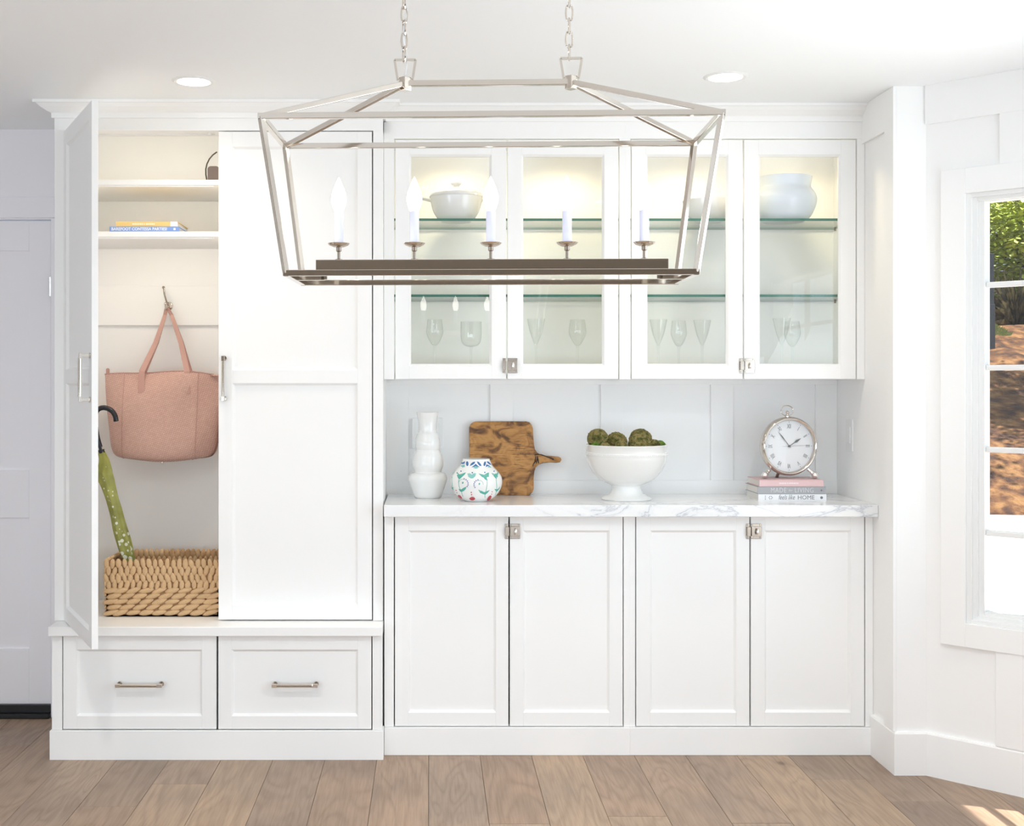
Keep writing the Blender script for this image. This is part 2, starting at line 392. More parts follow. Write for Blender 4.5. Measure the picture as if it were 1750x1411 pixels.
# left back wall with the white panelled door
DX0, DX1, DT = X(-110, YL), X(87, YL), Z(375, YL)
wb = struct('wall_back', B((-3.3, DX0, YL, 5.1, 0, HC), (DX0, DX1, YL, 5.1, DT, HC), (DX1, 1.7, YL, 5.1, 0, HC)), M['grey_wall'])
struct('head_casing', B((DX0-.08, DX1+.1, YL-.012, YL, DT+.006, Z(337, YL))), M['grey_wall'], wb, bevel=.002)
struct('side_casing', B((DX1+.004, DX1+.1, YL-.012, YL, 0, DT+.004)), M['grey_wall'], wb, bevel=.002)
d = bmesh.new(); yf = YL+.012; px1 = X(48, YL); px0 = X(-70, YL); z0 = .05
for b_ in ((DX0+.004, px0, yf, yf+.04, z0, DT-.005), (px1, DX1-.004, yf, yf+.04, z0, DT-.005)): bx(d, *b_)
rails = [z0, Z(1110, YL), Z(885, YL), Z(804, YL), Z(428, YL), DT-.005]
for a, b_ in ((0, 1), (2, 3), (4, 5)): bx(d, px0, px1, yf, yf+.04, rails[a], rails[b_])
d1 = struct('door_1', d, M['grey_wall'], bevel=.0015)
for a, b_ in ((1, 2), (3, 4)): struct('door_panel', B((px0, px1, yf+.010, yf+.03, rails[a], rails[b_])), M['grey_wall'], d1)
struct('hinge', B((DX1-.008, DX1+.004, yf-.008, yf+.003, Z(506, YL), Z(473, YL))), M['chrome'], d1)
struct('threshold', B((DX0, DX1, YL-.03, YL+.06, 0, .018), (DX0, DX1, YL-.005, YL+.02, .018, .051)), M['black_trim'], d1, bevel=.002)
# niche wall with battens
wn = struct('wall_niche', B((X(653, 4.5)+.0, WR, YN, YL-.001, 0, HC)), M['wall'])
NB = YN-.012
ZR0, ZR1 = Z(820, YN), Z(657, YN)
for a, b_ in ((655, 698), (838, 876), (1027, 1065), (1215, 1253), (1394, 1431)):
    struct('batten', B((X(a, NB), X(b_, NB), NB, YN, ZR0, ZR1)), M['wall'], wn, bevel=.001)
struct('bottom_rail', B((X(655, YN), WR, NB, YN, .90, ZR0)), M['wall'], wn, bevel=.001)
struct('top_rail', B((X(655, YN), WR, NB, YN, ZR1, 1.40)), M['wall'], wn, bevel=.001)
# right side wall + column
wr = struct('wall_right', B((WR, 1.716, YC, 5.1, 0, HC)), M['wall'])
struct('top_rail', B((WR-.012, WR, 4.335, YN, 2.24, HC)), M['wall'], wr, bevel=.001)
struct('corner_board', B((WR-.0125, WR, YC, 4.335, .15, HC)), M['wall'], wr, bevel=.001)
# bay: 45 degree wall with window, then a wall parallel to the view
U = Vector((math.sqrt(.5), -math.sqrt(.5), 0)); NO = Vector((math.sqrt(.5), math.sqrt(.5), 0))
MB = Matrix(((U.x, NO.x, 0, 1.716), (U.y, NO.y, 0, YC), (0, 0, 1, 0), (0, 0, 0, 1)))   # local: s along the wall, d outwards, z
SE = .566; s0, s1 = .139, .470; wz0, wz1 = .544, 1.992
wbay = struct('wall_bay', B((0, s0, 0, .14, 0, HC), (s1, SE, 0, .14, 0, HC), (s0, s1, 0, .14, 0, wz0), (s0, s1, 0, .14, wz1, HC)), M['wall'], M=MB)
struct('top_rail', B((0, SE, -.012, 0, 2.245, HC)), M['wall'], wbay, M=MB, bevel=.001)
struct('batten', B((.249, .340, -.012, 0, 2.078, 2.245)), M['wall'], wbay, M=MB, bevel=.001)
struct('batten', B((.237, .328, -.012, 0, .15, .464)), M['wall'], wbay, M=MB, bevel=.001)
def window(name, MM, s0, s1, z0, z1, gl, gr, gz0, gz1, munt, cs0, cs1, cz0, cz1, verts=()):
    c = bmesh.new()
    for b_ in ((cs0, s0, -.018, 0, cz0, cz1), (s1, cs1, -.018, 0, cz0, cz1), (s0, s1, -.018, 0, cz0, z0), (s0, s1, -.018, 0, z1, cz1)): bx(c, *b_)
    wdw = struct(name, c, M['wall'], M=MM, bevel=.0015)
    f = bmesh.new(); e = .012
    for i, (dd, t) in enumerate(((-.006, .016), (.008, .030), (.022, None))):
        a0, a1, b0, b1 = s0+i*.015, s1-i*.015, z0+i*.013, z1-i*.013
        if t is None: i0, i1, j0, j1 = gl, gr, gz0, gz1
        else: i0, i1, j0, j1 = a0+.016, a1-.016, b0+.014, b1-.014
        for b_ in ((a0, i0, dd, .07, b0, b1), (i1, a1, dd, .07, b0, b1), (i0, i1, dd, .07, b0, j0), (i0, i1, dd, .07, j1, b1)): bx(f, *b_)
    struct('window_sash', f, M['plastic'], wdw, M=MM, bevel=.002)
    for z in munt: struct('muntin', B((gl, gr, .034, .062, z-.009, z+.009)), M['plastic'], wdw, M=MM, bevel=.003)
    for s in verts: struct('muntin', B((s-.009, s+.009, .034, .062, gz0, gz1)), M['plastic'], wdw, M=MM, bevel=.003)
    struct('window_pane', B((gl-.004, gr+.004, .050, .054, gz0-.004, gz1+.004)), M['glass'], wdw, M=MM)
MZ = [1.684, 1.405, 1.129, .848]
window('window_1', MB, s0, s1, wz0, wz1, .188, .42, .583, 1.963, MZ, .057, .540, .464, 2.078)
cx, cyy = 1.716+SE*U.x, YC+SE*U.y
MS = Matrix(((0, 1, 0, cx), (-1, 0, 0, cyy), (0, 0, 1, 0), (0, 0, 0, 1)))    # side wall of the bay: s runs towards the camera
SL = 6.4
ws = struct('wall_bayside', B((0, .04, 0, .14, 0, HC), (2.35, SL, 0, .14, 0, HC), (.04, 2.35, 0, .14, 0, .544), (.04, 2.35, 0, .14, 1.992, HC)), M['wall'], M=MS)
window('window_2', MS, .04, 2.35, .544, 1.992, .075, 2.315, .583, 1.963, MZ, .002, 2.43, .464, 2.078, (.62, 1.19, 1.76))
# baseboard around the right side (room is on the right-hand side when going from camera to niche, path reversed)
bb = bmesh.new()
base_prof = [(0, 0), (.013, 0), (.013, .143), (.009, .149), (0, .149)]
sweep(bb, [(cx, cyy-SL), (cx, cyy), (1.716, YC), (WR, YC), (WR, 4.47)][::-1], base_prof)
struct('baseboard_right', bb, M['wall'])
# the rest of the room, behind the camera
struct('wall_left', B((-3.4, -3.2, -2.6, 5.1, 0, HC)), M['wall'])
struct('wall_rear', B((-3.4, 2.3, -2.7, -2.5, 0, HC)), mat('taupe_wall', (.20, .155, .115), .7))
# unseen slab added outside the bay to cut off the sun
struct('sun_blocker', B((WR, cx+.14+.301, -2.6, 5.8, HC+.12, HC+.20)), M['wall'])

# ------------------------------------------------------------------ joinery builders
def shaker(parent, name, x0, x1, z0, z1, yf, th, hx0, hx1, holes, label=None, MM=None, glassy=False, depth=.010):
    bm = bmesh.new(); x0 += .0009; x1 -= .0009; z1 -= .0008
    bx(bm, x0, hx0, yf, yf+th, z0, z1); bx(bm, hx1, x1, yf, yf+th, z0, z1)
    zs = [z0]+[q for h in holes for q in h]+[z1]
    for i in range(0, len(zs), 2): bx(bm, hx0, hx1, yf, yf+th, zs[i], zs[i+1])
    o = obj(name, bm, M['paint'], parent, M=MM, bevel=.0012)
    if label: o['label'] = label
    for a, b_ in holes:
        r = bmesh.new(); e = .0075
        A = [(hx0, a), (hx1, a), (hx1, b_), (hx0, b_)]; Bq = [(hx0+e, a+e), (hx1-e, a+e), (hx1-e, b_-e), (hx0+e, b_-e)]
        q0 = [r.verts.new((p[0], yf+.0015, p[1])) for p in A]; q1 = [r.verts.new((p[0], yf+depth, p[1])) for p in Bq]
        q2 = [r.verts.new((p[0], yf+depth+.006, p[1])) for p in Bq]; q3 = [r.verts.new((p[0], yf+depth+.006, p[1])) for p in A]
        for k in range(4):
            k2 = (k+1) % 4
            for u, v in ((q0, q1), (q1, q2), (q2, q3), (q3, q0)): r.faces.new((u[k], u[k2], v[k2], v[k]))
        if glassy:
            obj('glazing_bead', r, M['paint'], o, M=MM)
            obj('glass_pane', B((hx0+.002, hx1-.002, yf+depth+.0005, yf+depth+.0035, a+.002, b_-.002)), M['glass'], o, M=MM)
        else:
            bx(r, hx0, hx1, yf+depth, yf+th-.001, a, b_)
            obj('panel', r, M['paint'], o, M=MM)
    return o
def latch(door_l, door_r, xs, zc, yf, m=None):
    m = m or M['nickel_dark']
    k = .00218
    p = bmesh.new(); x0 = xs+.002; x1 = x0+.038; h = .0275
    extrude_poly(p, rrect(x0, x1, zc-h, zc+h, .002, 2), yf-.003, yf)
    extrude_poly(p, rrect(x0+.001, x1-.001, zc-h+.010, zc+h-.010, .002, 2), yf-.010, yf-.003)
    for sx in (x0+.005, x1-.005):
        for sz in (zc-h+.005, zc+h-.005):
            tube(p, [(sx, yf-.003, sz), (sx, yf-.0055, sz)], .0026, 8)
    obj('latch_plate', p, m, door_r, bevel=.0008)
    kb = bmesh.new()
    bmesh.ops.create_uvsphere(kb, u_segments=14, v_segments=8, radius=1)
    bmesh.ops.transform(kb, matrix=Matrix.Translation((x0+.020, yf-.022, zc)) @ Matrix.Rotation(R(6), 4, 'Y') @ Matrix.Diagonal((.0052, .0045, .0125, 1)), verts=kb.verts)
    tube(kb, [(x0+.020, yf-.010, zc), (x0+.020, yf-.022, zc)], .003, 10)
    obj('latch_knob', kb, M['chrome'], door_r, smooth=True)
    c = bmesh.new()
    extrude_poly(c, rrect(xs-.016, xs-.003, zc-h, zc+h, .0015, 2), yf-.003, yf)
    extrude_poly(c, rrect(xs-.014, xs-.001, zc-h+.011, zc+h-.011, .001, 2), yf-.013, yf-.003)
    for sz in (zc-h+.005, zc+h-.005): tube(c, [(xs-.0105, yf-.003, sz), (xs-.0105, yf-.0055, sz)], .0026, 8)
    obj('latch_catch', c, m, door_l, bevel=.0008)
def pull(door, a, b_, yf, vertical, MM=None, m=None):
    """bar pull between a and b"""
    bm = bmesh.new(); a = Vector(a); b_ = Vector(b_); d_ = (b_-a).normalized(); out = Vector((0, -1, 0))
    for p in (a, b_):
        q = p+d_*(.008 if p is a else -.008)
        bar(bm, q, q+out*.030, .010, .010, up=d_)
        for e in (.001,): tube(bm, [q, q+out*.004], .0095, 14)
    bar(bm, a+out*.032-d_*.0, b_+out*.032, .011, .009, up=out)
    tube(bm, [a+out*.034+d_*.018, b_+out*.034-d_*.018], .0062, 12)
    return obj('handle', bm, m or M['nickel'], door, M=MM, bevel=.0006)

# ------------------------------------------------------------------ drawer bench (left)
YB = 4.42
bl, br_ = X(88.5, YB), X(653, YB)
SZ = .482
bn = thing('drawer_bench', 'long white bench with two panelled drawers under the tall locker at left', 'bench', ((bl+br_)/2, YB, 0))
zt, zb = Z(1085, YB), Z(1247, YB)
obj('carcass', B((bl+.01, bl+.03, YB+.02, YL-.04, .02, zt), (br_-.03, br_-.01, YB+.02, YL-.04, .02, zt), (bl+.01, br_-.01, YL-.05, YL-.04, .02, zt), (bl+.01, br_-.01, YB+.02, YL-.04, .09, .10)), M['paint'], bn)
ST = SZ-.0345
obj('stile', B((bl, X(106, YB), YB, YB+.02, zb, zt)), M['paint'], bn, bevel=.001)
obj('stile', B((X(636.5, YB), br_, YB, YB+.02, zb, zt)), M['paint'], bn, bevel=.001)
obj('side_panel', B((bl, bl+.01, YB+.02, YL-.04, zb, zt)), M['paint'], bn)
obj('side_panel', B((br_-.01, br_, YB+.02, YL-.04, zb, zt)), M['paint'], bn)
bp_ = bmesh.new(); sweep(bp_, [(bl-.002, YL-.04), (bl-.002, YB-.002), (br_+.001, YB-.002), (br_+.001, YB+.06)], [(-.012, 0), (.004, 0), (.004, zb-.002), (.001, zb-.001), (-.012, zb-.001)])
obj('plinth', bp_, M['paint'], bn)
obj('seat', B((X(83, 4.4), br_+.002, 4.392, YL-.03, zt+.001, SZ)), M['paint'], bn, bevel=.003)
for i, (a, b_, ha, hb, h0, h1, lb) in enumerate(((107.5, 370, 131, 345, 197, 277, 'left drawer, partly covered by the open door corner'), (372.5, 635, 396, 611.5, 464.5, 543, 'right drawer, fully in view'))):
    dr = shaker(bn, 'drawer', X(a, YB), X(b_, YB), zb+.003, zt-.003, YB, .02, X(ha, YB), X(hb, YB), [(Z(1223, YB), Z(1110, YB))], lb)
    zc = Z(1168, YB)
    pull(dr, (X(h0, YB-.03), YB, zc), (X(h1, YB-.03), YB, zc), YB, False)

# ------------------------------------------------------------------ tall locker
YT = 4.50; YTB = 4.94
tl, tr = X(93, YT), X(654.5, YT)
lk = thing('tall_locker', 'tall white locker cabinet standing on the drawer bench, its left door open', 'cabinet', ((tl+tr)/2, YT, SZ))
zo = Z(223, YT)      # top of the door opening
oz0 = SZ+.003
dvx = X(372, YT)
obj('side_panel', B((tl, tl+.022, YT+.02, YTB+.02, oz0-.002, HC-.002)), M['paint'], lk)
obj('side_panel', B((tr-.02, tr, YT+.02, YTB+.02, oz0-.002, HC-.002)), M['paint'], lk)
obj('divider', B((dvx+.004, dvx+.022, YT+.024, YTB, oz0-.002, 2.345)), M['paint'], lk)
obj('back_panel', B((tl+.02, tr-.02, YTB, YTB+.015, oz0-.002, HC-.002)), M['paint'], lk)
obj('top_panel', B((tl+.02, tr-.02, YT+.02, YTB, 2.345, 2.365)), M['paint'], lk)
obj('stile', B((tl, X(112, YT), YT, YT+.02, oz0-.002, zo)), M['paint'], lk, bevel=.001)
obj('stile', B((X(637.5, YT), tr, YT, YT+.02, oz0-.002, zo)), M['paint'], lk, bevel=.001)
obj('header', B((tl, tr, YT, YT+.06, zo, HC-.002)), M['paint'], lk, bevel=.001)
crown = [(0, 2.322), (.009, 2.322), (.009, 2.341), (.020, 2.345), (.040, 2.357), (.052, 2.368), (.062, 2.369), (.062, 2.3795), (0, 2.3795)]
c = bmesh.new(); sweep(c, [(tl, YTB), (tl, YT), (tr, YT), (tr, YT+.06)], crown)
obj('crown_moulding', c, M['paint'], lk)
for y0, y1 in ((307, 316), (395.5, 404.5)):
    obj('shelf', B((tl+.023, dvx+.003, YT+.024, YTB-.001, Z(y1, YT+.024), Z(y0, YT+.024))), M['paint'], lk, bevel=.001)
for y in (316, 404.5):
    z = Z(y, YT+.024)
    for yy in (4.60, 4.86):
        p = bmesh.new(); tube(p, [(tl+.0225, yy, z-.004), (tl+.034, yy, z-.004)], .0032, 8); obj('shelf_pin', p, M['nickel_dark'], lk)
zr0, zr1 = Z(556, YTB), Z(489, YTB)
obj('hook_rail', B((tl+.023, dvx+.003, YTB-.016, YTB, zr0, zr1)), M['paint'], lk, bevel=.0015)
obj('bumper', B((X(356, 4.54), X(361, 4.54), 4.535, 4.545, zo-.010, zo)), M['plastic'], lk)
# warm fill lamps and dummy strips added behind header and shelf edges
for zz, en in ((zo+.002, .8), (Z(316, YT+.024), .75), (Z(404.5, YT+.024), 1.55)):
    xa, xb = tl+.04, dvx-.02; yy = YT+.066 if zz > 2.2 else YT+.032
    obj('fill_strip', B((xa, xb, yy-.004, yy-.001, zz-.006, zz)), M['plastic'], lk)
    lamp('locker_fill', 'AREA', ((xa+xb)/2, yy, zz-.004), en, (1, .87, .68), (R(38 if zz > 1.95 else 24), 0, 0), shape='RECTANGLE', size=xb-xa, size_y=.006)
# closed right door
pz = [(Z(1034, YT), Z(655, YT)), (Z(632, YT), Z(251, YT))]
dc = shaker(lk, 'door', X(373, YT), X(636, YT), oz0+.002, zo-.003, YT, .021, X(397, YT), X(611, YT), pz, 'closed right-hand door of two panels')
pull(dc, (X(381, YT-.03), YT, Z(685, YT-.03)), (X(381, YT-.03), YT, Z(608, YT-.03)), YT, True)
# open left door, hinged at the left
hx = X(109, YT); dw = X(371, YT)-X(109, YT)
RD = Matrix.Translation((hx, YT, 0)) @ Matrix.Rotation(R(-64.5), 4, 'Z') @ Matrix.Translation((-hx, -YT, 0))
k0, k1 = hx+.0515, hx+dw-.0515
do = shaker(lk, 'door', hx+.001, hx+dw, oz0+.002, zo-.003, YT, .021, k0, k1, pz, 'left-hand door swung open towards the room', MM=RD)
pull(do, (hx+dw-.026, YT, Z(687, 4.0)), (hx+dw-.026, YT, Z(603, 4.0)), YT, True, MM=RD)

# ------------------------------------------------------------------ base cabinets + counter
YF = 4.475
z1, z0 = Z(881, YF), Z(1241.5, YF)
def base_cabinet(label, xl, xr, sl, sr, doors):
    t = thing('base_cabinet', label, 'cabinet', ((xl+xr)/2, YF, 0), 'base cabinets under the marble top')
    obj('carcass', B((xl+.001, xl+.018, YF+.022, YN-.015, .02, z1), (xr-.018, xr-.001, YF+.022, YN-.015, .02, z1), (xl+.001, xr-.001, YN-.03, YN-.015, .02, z1), (xl+.001, xr-.001, YF+.022, YN-.015, .09, .104), (xl+.001, xr-.001, YF+.022, YN-.015, z1-.012, z1)), M['paint'], t)
    obj('stile', B((xl, sl, YF, YF+.022, z0, z1)), M['paint'], t, bevel=.0008)
    obj('stile', B((sr, xr, YF, YF+.022, z0, z1)), M['paint'], t, bevel=.0008)
    obj('plinth', B((xl, xr, YF-.008, YF+.02, 0, z0-.001)), M['paint'], t, bevel=.0015)
    ds = []
    for a, b_, ha, hb, lb in doors:
        ds.append(shaker(t, 'door', X(a, YF), X(b_, YF), z0+.0025, z1-.003, YF, .021, X(ha, YF), X(hb, YF), [(Z(1217, YF), Z(906.5, YF))], None))
    latch(ds[0], ds[1], (X(doors[0][1], YF)+X(doors[1][0], YF))/2, Z(908, YF-.01), YF)
    return t
xm = X(1076, YF)
base_cabinet('white two-door base cabinet nearest the drawer bench, left half below the marble top', X(653, YB)+.006, xm, X(673, YF), X(1066, YF),
             ((674.5, 869.3, 698, 847.5, 0), (871, 1064.7, 894.5, 1041.5, 0)))
base_cabinet('white two-door base cabinet next to the right side wall, below the clock', xm, WR-.001, X(1085.5, YF), X(1479, YF),
             ((1087, 1281.2, 1111.5, 1258, 0), (1283, 1477.5, 1307, 1454, 0)))
CT = .914
obj_ct = obj('countertop', B((X(653, YB)+.006, WR-.001, 4.42, NB, z1+.001, CT)), M['marble'], bevel=.003)
tag(obj_ct, 'white marble countertop with grey veins running over the base cabinets', 'countertop')

# ------------------------------------------------------------------ wall cabinets with glass doors
YU = 4.56; YUB = 4.86
uz0, uz1 = Z(648, YU), Z(237, YU)
SH = [Z(373.2, YU+.03), Z(503.0, YU+.03)]
UW = {}
def wall_cabinet(label, xl, xr, sl, sr, doors, shelflab):
    t = thing('wall_cabinet', label, 'cabinet', ((xl+xr)/2, YU, uz0), 'glass-fronted wall cabinets')
    obj('carcass', B((xl, xl+.018, YU+.022, YUB+.006, uz0, HC-.002), (xr-.018, xr, YU+.022, YUB+.006, uz0, HC-.002), (xl, xr, YUB, YUB+.006, uz0, HC-.002)), M['paint'], t)
    obj('bottom_panel', B((xl+.018, xr-.018, YU+.022, YUB, uz0, uz0+.02)), M['paint'], t)
    obj('top_panel', B((xl+.018, xr-.018, YU+.022, YUB, 2.272, 2.29)), M['paint'], t)
    obj('stile', B((xl, sl, YU, YU+.022, uz0, uz1)), M['paint'], t, bevel=.0008)
    obj('stile', B((sr, xr, YU, YU+.022, uz0, uz1)), M['paint'], t, bevel=.0008)
    obj('frieze', B((xl, xr, YU, YU+.022, uz1, HC-.002)), M['paint'], t, bevel=.0008)
    ds = []
    for a, b_, ha, hb, lb in doors:
        ds.append(shaker(t, 'door', X(a, YU), X(b_, YU), uz0+.0015, uz1-.0035, YU, .020, X(ha, YU), X(hb, YU), [(Z(625, YU), Z(264, YU))], None, glassy=True, depth=.008))
    latch(ds[0], ds[1], (X(doors[0][1], YU)+X(doors[1][0], YU))/2, Z(624.5, YU-.01), YU, lb)
    for z in SH:
        g = bmesh.new(); v = bx(g, xl+.019, xr-.019, YU+.028, YUB-.006, z-.0095, z)
        g.faces.ensure_lookup_table()
        for f in g.faces:
            f.normal_update()
            if abs(f.normal.z) < .5: f.material_index = 1
        obj('glass_shelf', g, [M['shelf_glass'], M['glass_edge']], t)
        for sx in (xl+.018, xr-.024):
            for yy in (4.62, 4.83): obj('shelf_pin', B((sx, sx+.006, yy-.004, yy+.004, z-.017, z-.0098)), M['nickel_dark'], t)
    c = bmesh.new(); sweep(c, [(xl, YU), (xr, YU)], crown)
    obj('crown_moulding', c, M['paint'], t)
    for a, b_, ha, hb, lb in doors:
        px = X((a+b_)/2, 4.70); p = bmesh.new(); lathe(p, [(0, -.008), (.026, -.008), (.026, -.003)], (px, 4.70, 2.272), 20); q = obj('puck_light', p, M['puck'], t)
        r = bmesh.new(); lathe(r, [(.026, -.009), (.032, -.009), (.032, 0), (.026, 0)], (px, 4.70, 2.272), 20); obj('puck_ring', r, M['nickel'], t)
        lamp('puck_lamp', 'SPOT', (px, 4.70, 2.262), 9.5, (1, .82, .53), (R(-8), 0, 0), spot_size=R(165), spot_blend=.9, shadow_soft_size=.026)
    return t
um = X(1068, YU)
wall_cabinet('left glass-fronted wall cabinet, with the lidded tureen inside', tr+.001, um, X(673.5, YU), X(1058.5, YU),
             ((675.3, 865.2, 699, 840, M['nickel_dark']), (867, 1057, 891, 1032.5, M['nickel_dark'])), 0)
wall_cabinet('right glass-fronted wall cabinet beside the side wall, with the big pale jar inside', um, WR-.001, X(1077.5, YU), X(1464.5, YU),
             ((1079, 1269.6, 1103.5, 1244.5, M['nickel']), (1271.4, 1463, 1296, 1437, M['nickel'])), 0)

# ------------------------------------------------------------------ ceiling lights
for i, (px, Y, lb) in enumerate(((331, 4.18, 'round lit recessed ceiling light above the tall locker'), (1240, 4.12, 'round lit recessed ceiling light above the right wall cabinet'))):
    x = X(px, Y)
    t = thing('recessed_light', lb, 'ceiling light', (x, Y, HC), 'recessed ceiling lights')
    r = bmesh.new(); lathe(r, [(.056, -.004), (.066, -.0055), (.074, -.0005), (.074, .0)], (x, Y, HC), 40); obj('trim_ring', r, M['plastic'], t, smooth=True)
    l = bmesh.new(); lathe(l, [(0, -.0035), (.057, -.0035)], (x, Y, HC), 40); obj('lens', l, M['lens'], t)
    lamp('recessed_lamp', 'SPOT', (x, Y, HC-.02), 15, (1, .88, .72), (0, 0, 0), spot_size=R(150), spot_blend=1, shadow_soft_size=.05)

# downlights added out of view to brighten the room and the locker inside
for x, Y in ((-.8, 2.2), (.99, 2.2)):
    t = thing('recessed_light', 'added unseen fill downlight nearer than the chandelier, towards the '+('left wall' if x < 0 else 'bay window'), 'ceiling light', (x, Y, HC), 'added fill downlights nearer the camera')
    r = bmesh.new(); lathe(r, [(.056, -.004), (.066, -.0055), (.074, -.0005), (.074, .0)], (x, Y, HC), 40); obj('trim_ring', r, M['plastic'], t, smooth=True)
    l = bmesh.new(); lathe(l, [(0, -.0035), (.057, -.0035)], (x, Y, HC), 40); obj('lens', l, M['lens'], t)
    lamp('recessed_lamp', 'SPOT', (x, Y, HC-.02), 80, (1, .985, .965), (0, 0, 0), spot_size=R(160), spot_blend=1, shadow_soft_size=.05)

# ------------------------------------------------------------------ chandelier
cxm = .129; cym = 2.70
ch = thing('lantern_chandelier', 'polished nickel open-frame linear lantern with five candle bulbs hanging on two chains', 'chandelier', (cxm, cym, 1.586))
nk = M['nickel']; bw = .0125
Tz, Bz, Rz_ = 1.909, 1.586, 2.0135
tc = [(cxm+sx*.480, cym+sy*.163, Tz) for sx, sy in ((-1, -1), (1, -1), (1, 1), (-1, 1))]
bc = [(cxm+sx*.433, cym+sy*.128, Bz) for sx, sy in ((-1, -1), (1, -1), (1, 1), (-1, 1))]
hubs = [(X(690, cym), cym, Rz_), (X(976, cym), cym, Rz_)]
def fbar(a, b_, wd=bw, ht=None):
    bm = bmesh.new(); bar(bm, a, b_, wd, ht); return obj('frame_bar', bm, nk, ch, bevel=.001)
e = .006
for k in range(4):
    a, b_ = Vector(tc[k]), Vector(tc[(k+1) % 4]); d_ = (b_-a).normalized()*e; fbar(a-d_, b_+d_)
    a, b_ = Vector(bc[k]), Vector(bc[(k+1) % 4]); d_ = (b_-a).normalized()*e; fbar(a-d_, b_+d_)
    fbar(tc[k], bc[k], .0115)
fbar(hubs[0], hubs[1])
for k, h in ((0, 0), (3, 0), (1, 1), (2, 1)): fbar(tc[k], hubs[h], .0115)
for h in hubs:
    bm = bmesh.new(); bx(bm, -.010, .010, -.010, .010, -.016, .014)
    obj('hub', bm, nk, ch, M=Matrix.Translation(h) @ Matrix.Rotation(R(45), 4, 'Z'), bevel=.0015)
    # tapered hanging loop
    lp = bmesh.new(); zt_ = Z(101, cym); zb_ = h[2]+.008
    pts = [(h[0]-.0235, zt_), (h[0]+.0235, zt_), (h[0]+.0165, zb_), (h[0]-.0165, zb_)]
    for q in range(4): bar(lp, (pts[q][0], cym, pts[q][1]), (pts[(q+1) % 4][0], cym, pts[(q+1) % 4][1]), .005, .005, up=(0, 1, 0))
    obj('hanging_loop', lp, nk, ch)
# link mesh
def link_mesh(z, turn, x):
    bm = bmesh.new(); pts = []; w_ = .0075; h_ = .0165
    for k in range(20):
        a = 2*math.pi*k/20; pts.append((w_*math.cos(a), 0, (h_-.0)*math.copysign(min(1, abs(math.sin(a))*1.25), math.sin(a))))
    tube(bm, pts, .0020, 8, closed=True)
    bm.transform(Matrix.Translation((x, cym, z)) @ Matrix.Rotation(turn, 4, 'Z'))
    return bm
for hi, h in enumerate(hubs):
    z = Z(101, cym)+.0125; k = 0
    x = h[0]-(.002 if hi == 0 else .004)
    while z < HC-.02:
        obj('chain_link', link_mesh(z, R((0 if k % 2 else 78)+(35 if hi == 0 else 0)), x), nk, ch, smooth=True); z += .0290; k += 1
    cn = bmesh.new(); lathe(cn, [(0, -.03), (.008, -.03), (.012, -.014), (.055, -.010), (.06, 0), (0, 0)], (x, cym, HC), 28); obj('ceiling_canopy', cn, nk, ch, smooth=True)
cr = bmesh.new(); pts = [(hubs[0][0]+.004*math.sin(k*1.3), cym+.004*math.cos(k*1.1), Rz_+.02+(HC-Rz_-.03)*k/14) for k in range(15)]; tube(cr, smooth_prof(pts, 3), .0016, 8); obj('electric_cord', cr, M['plastic'], ch, smooth=True)
# candle bar + end brackets
tb = bmesh.new(); bx(tb, X(536, cym), X(1141, cym), cym-.015, cym+.015, Z(462, cym), Z(443.5, cym)); obj('candle_bar', tb, nk, ch, bevel=.0012)
for sx in (-1, 1):
    xe = cxm+sx*.433; xi = (X(536, cym)+.018) if sx < 0 else (X(1141, cym)-.018)
    bm = bmesh.new(); bar(bm, (xe, cym, Bz), (xi, cym, Bz), .012, .010); bar(bm, (xi, cym, Bz-.004), (xi, cym, Z(462, cym)), .012, .012); obj('bar_bracket', bm, nk, ch)
for px in (575, 706, 838, 969, 1101):
    x = X(px, cym); zb_ = Z(443.5, cym)
    a = bmesh.new(); lathe(a, [(0, 0), (.008, 0), (.008, .002), (.0035, .003), (.0035, .018), (.006, .020), (.006, .028), (.003, .030)], (x, cym, zb_), 18)
    arm = obj('candle_arm', a, M['nickel_dark'], ch, smooth=True)
    zp = Z(419, cym)
    p = bmesh.new(); lathe(p, [(.003, -.004), (.012, -.003), (.021, .001), (.0245, .005), (.024, .0058), (.012, .001), (.003, 0)], (x, cym, zp), 28); obj('drip_plate', p, nk, arm, smooth=True)
    s = bmesh.new(); lathe(s, [(0, 0), (.0105, 0), (.0105, .073), (0, .073)], (x, cym, zp+.002), 20); obj('candle_sleeve', s, M['sleeve'], arm, smooth=True)
    q = bmesh.new(); lathe(q, smooth_prof([(.0085, 0), (.013, .010), (.0165, .024), (.0155, .040), (.010, .056), (.005, .068), (0, .078)], 4), (x, cym, zp+.074), 20); obj('bulb', q, M['bulb'], arm, smooth=True)

ch.rotation_euler.z = R(-2.2); ch.location.x += .001; ch.scale.x = .991      # hangs slightly turned

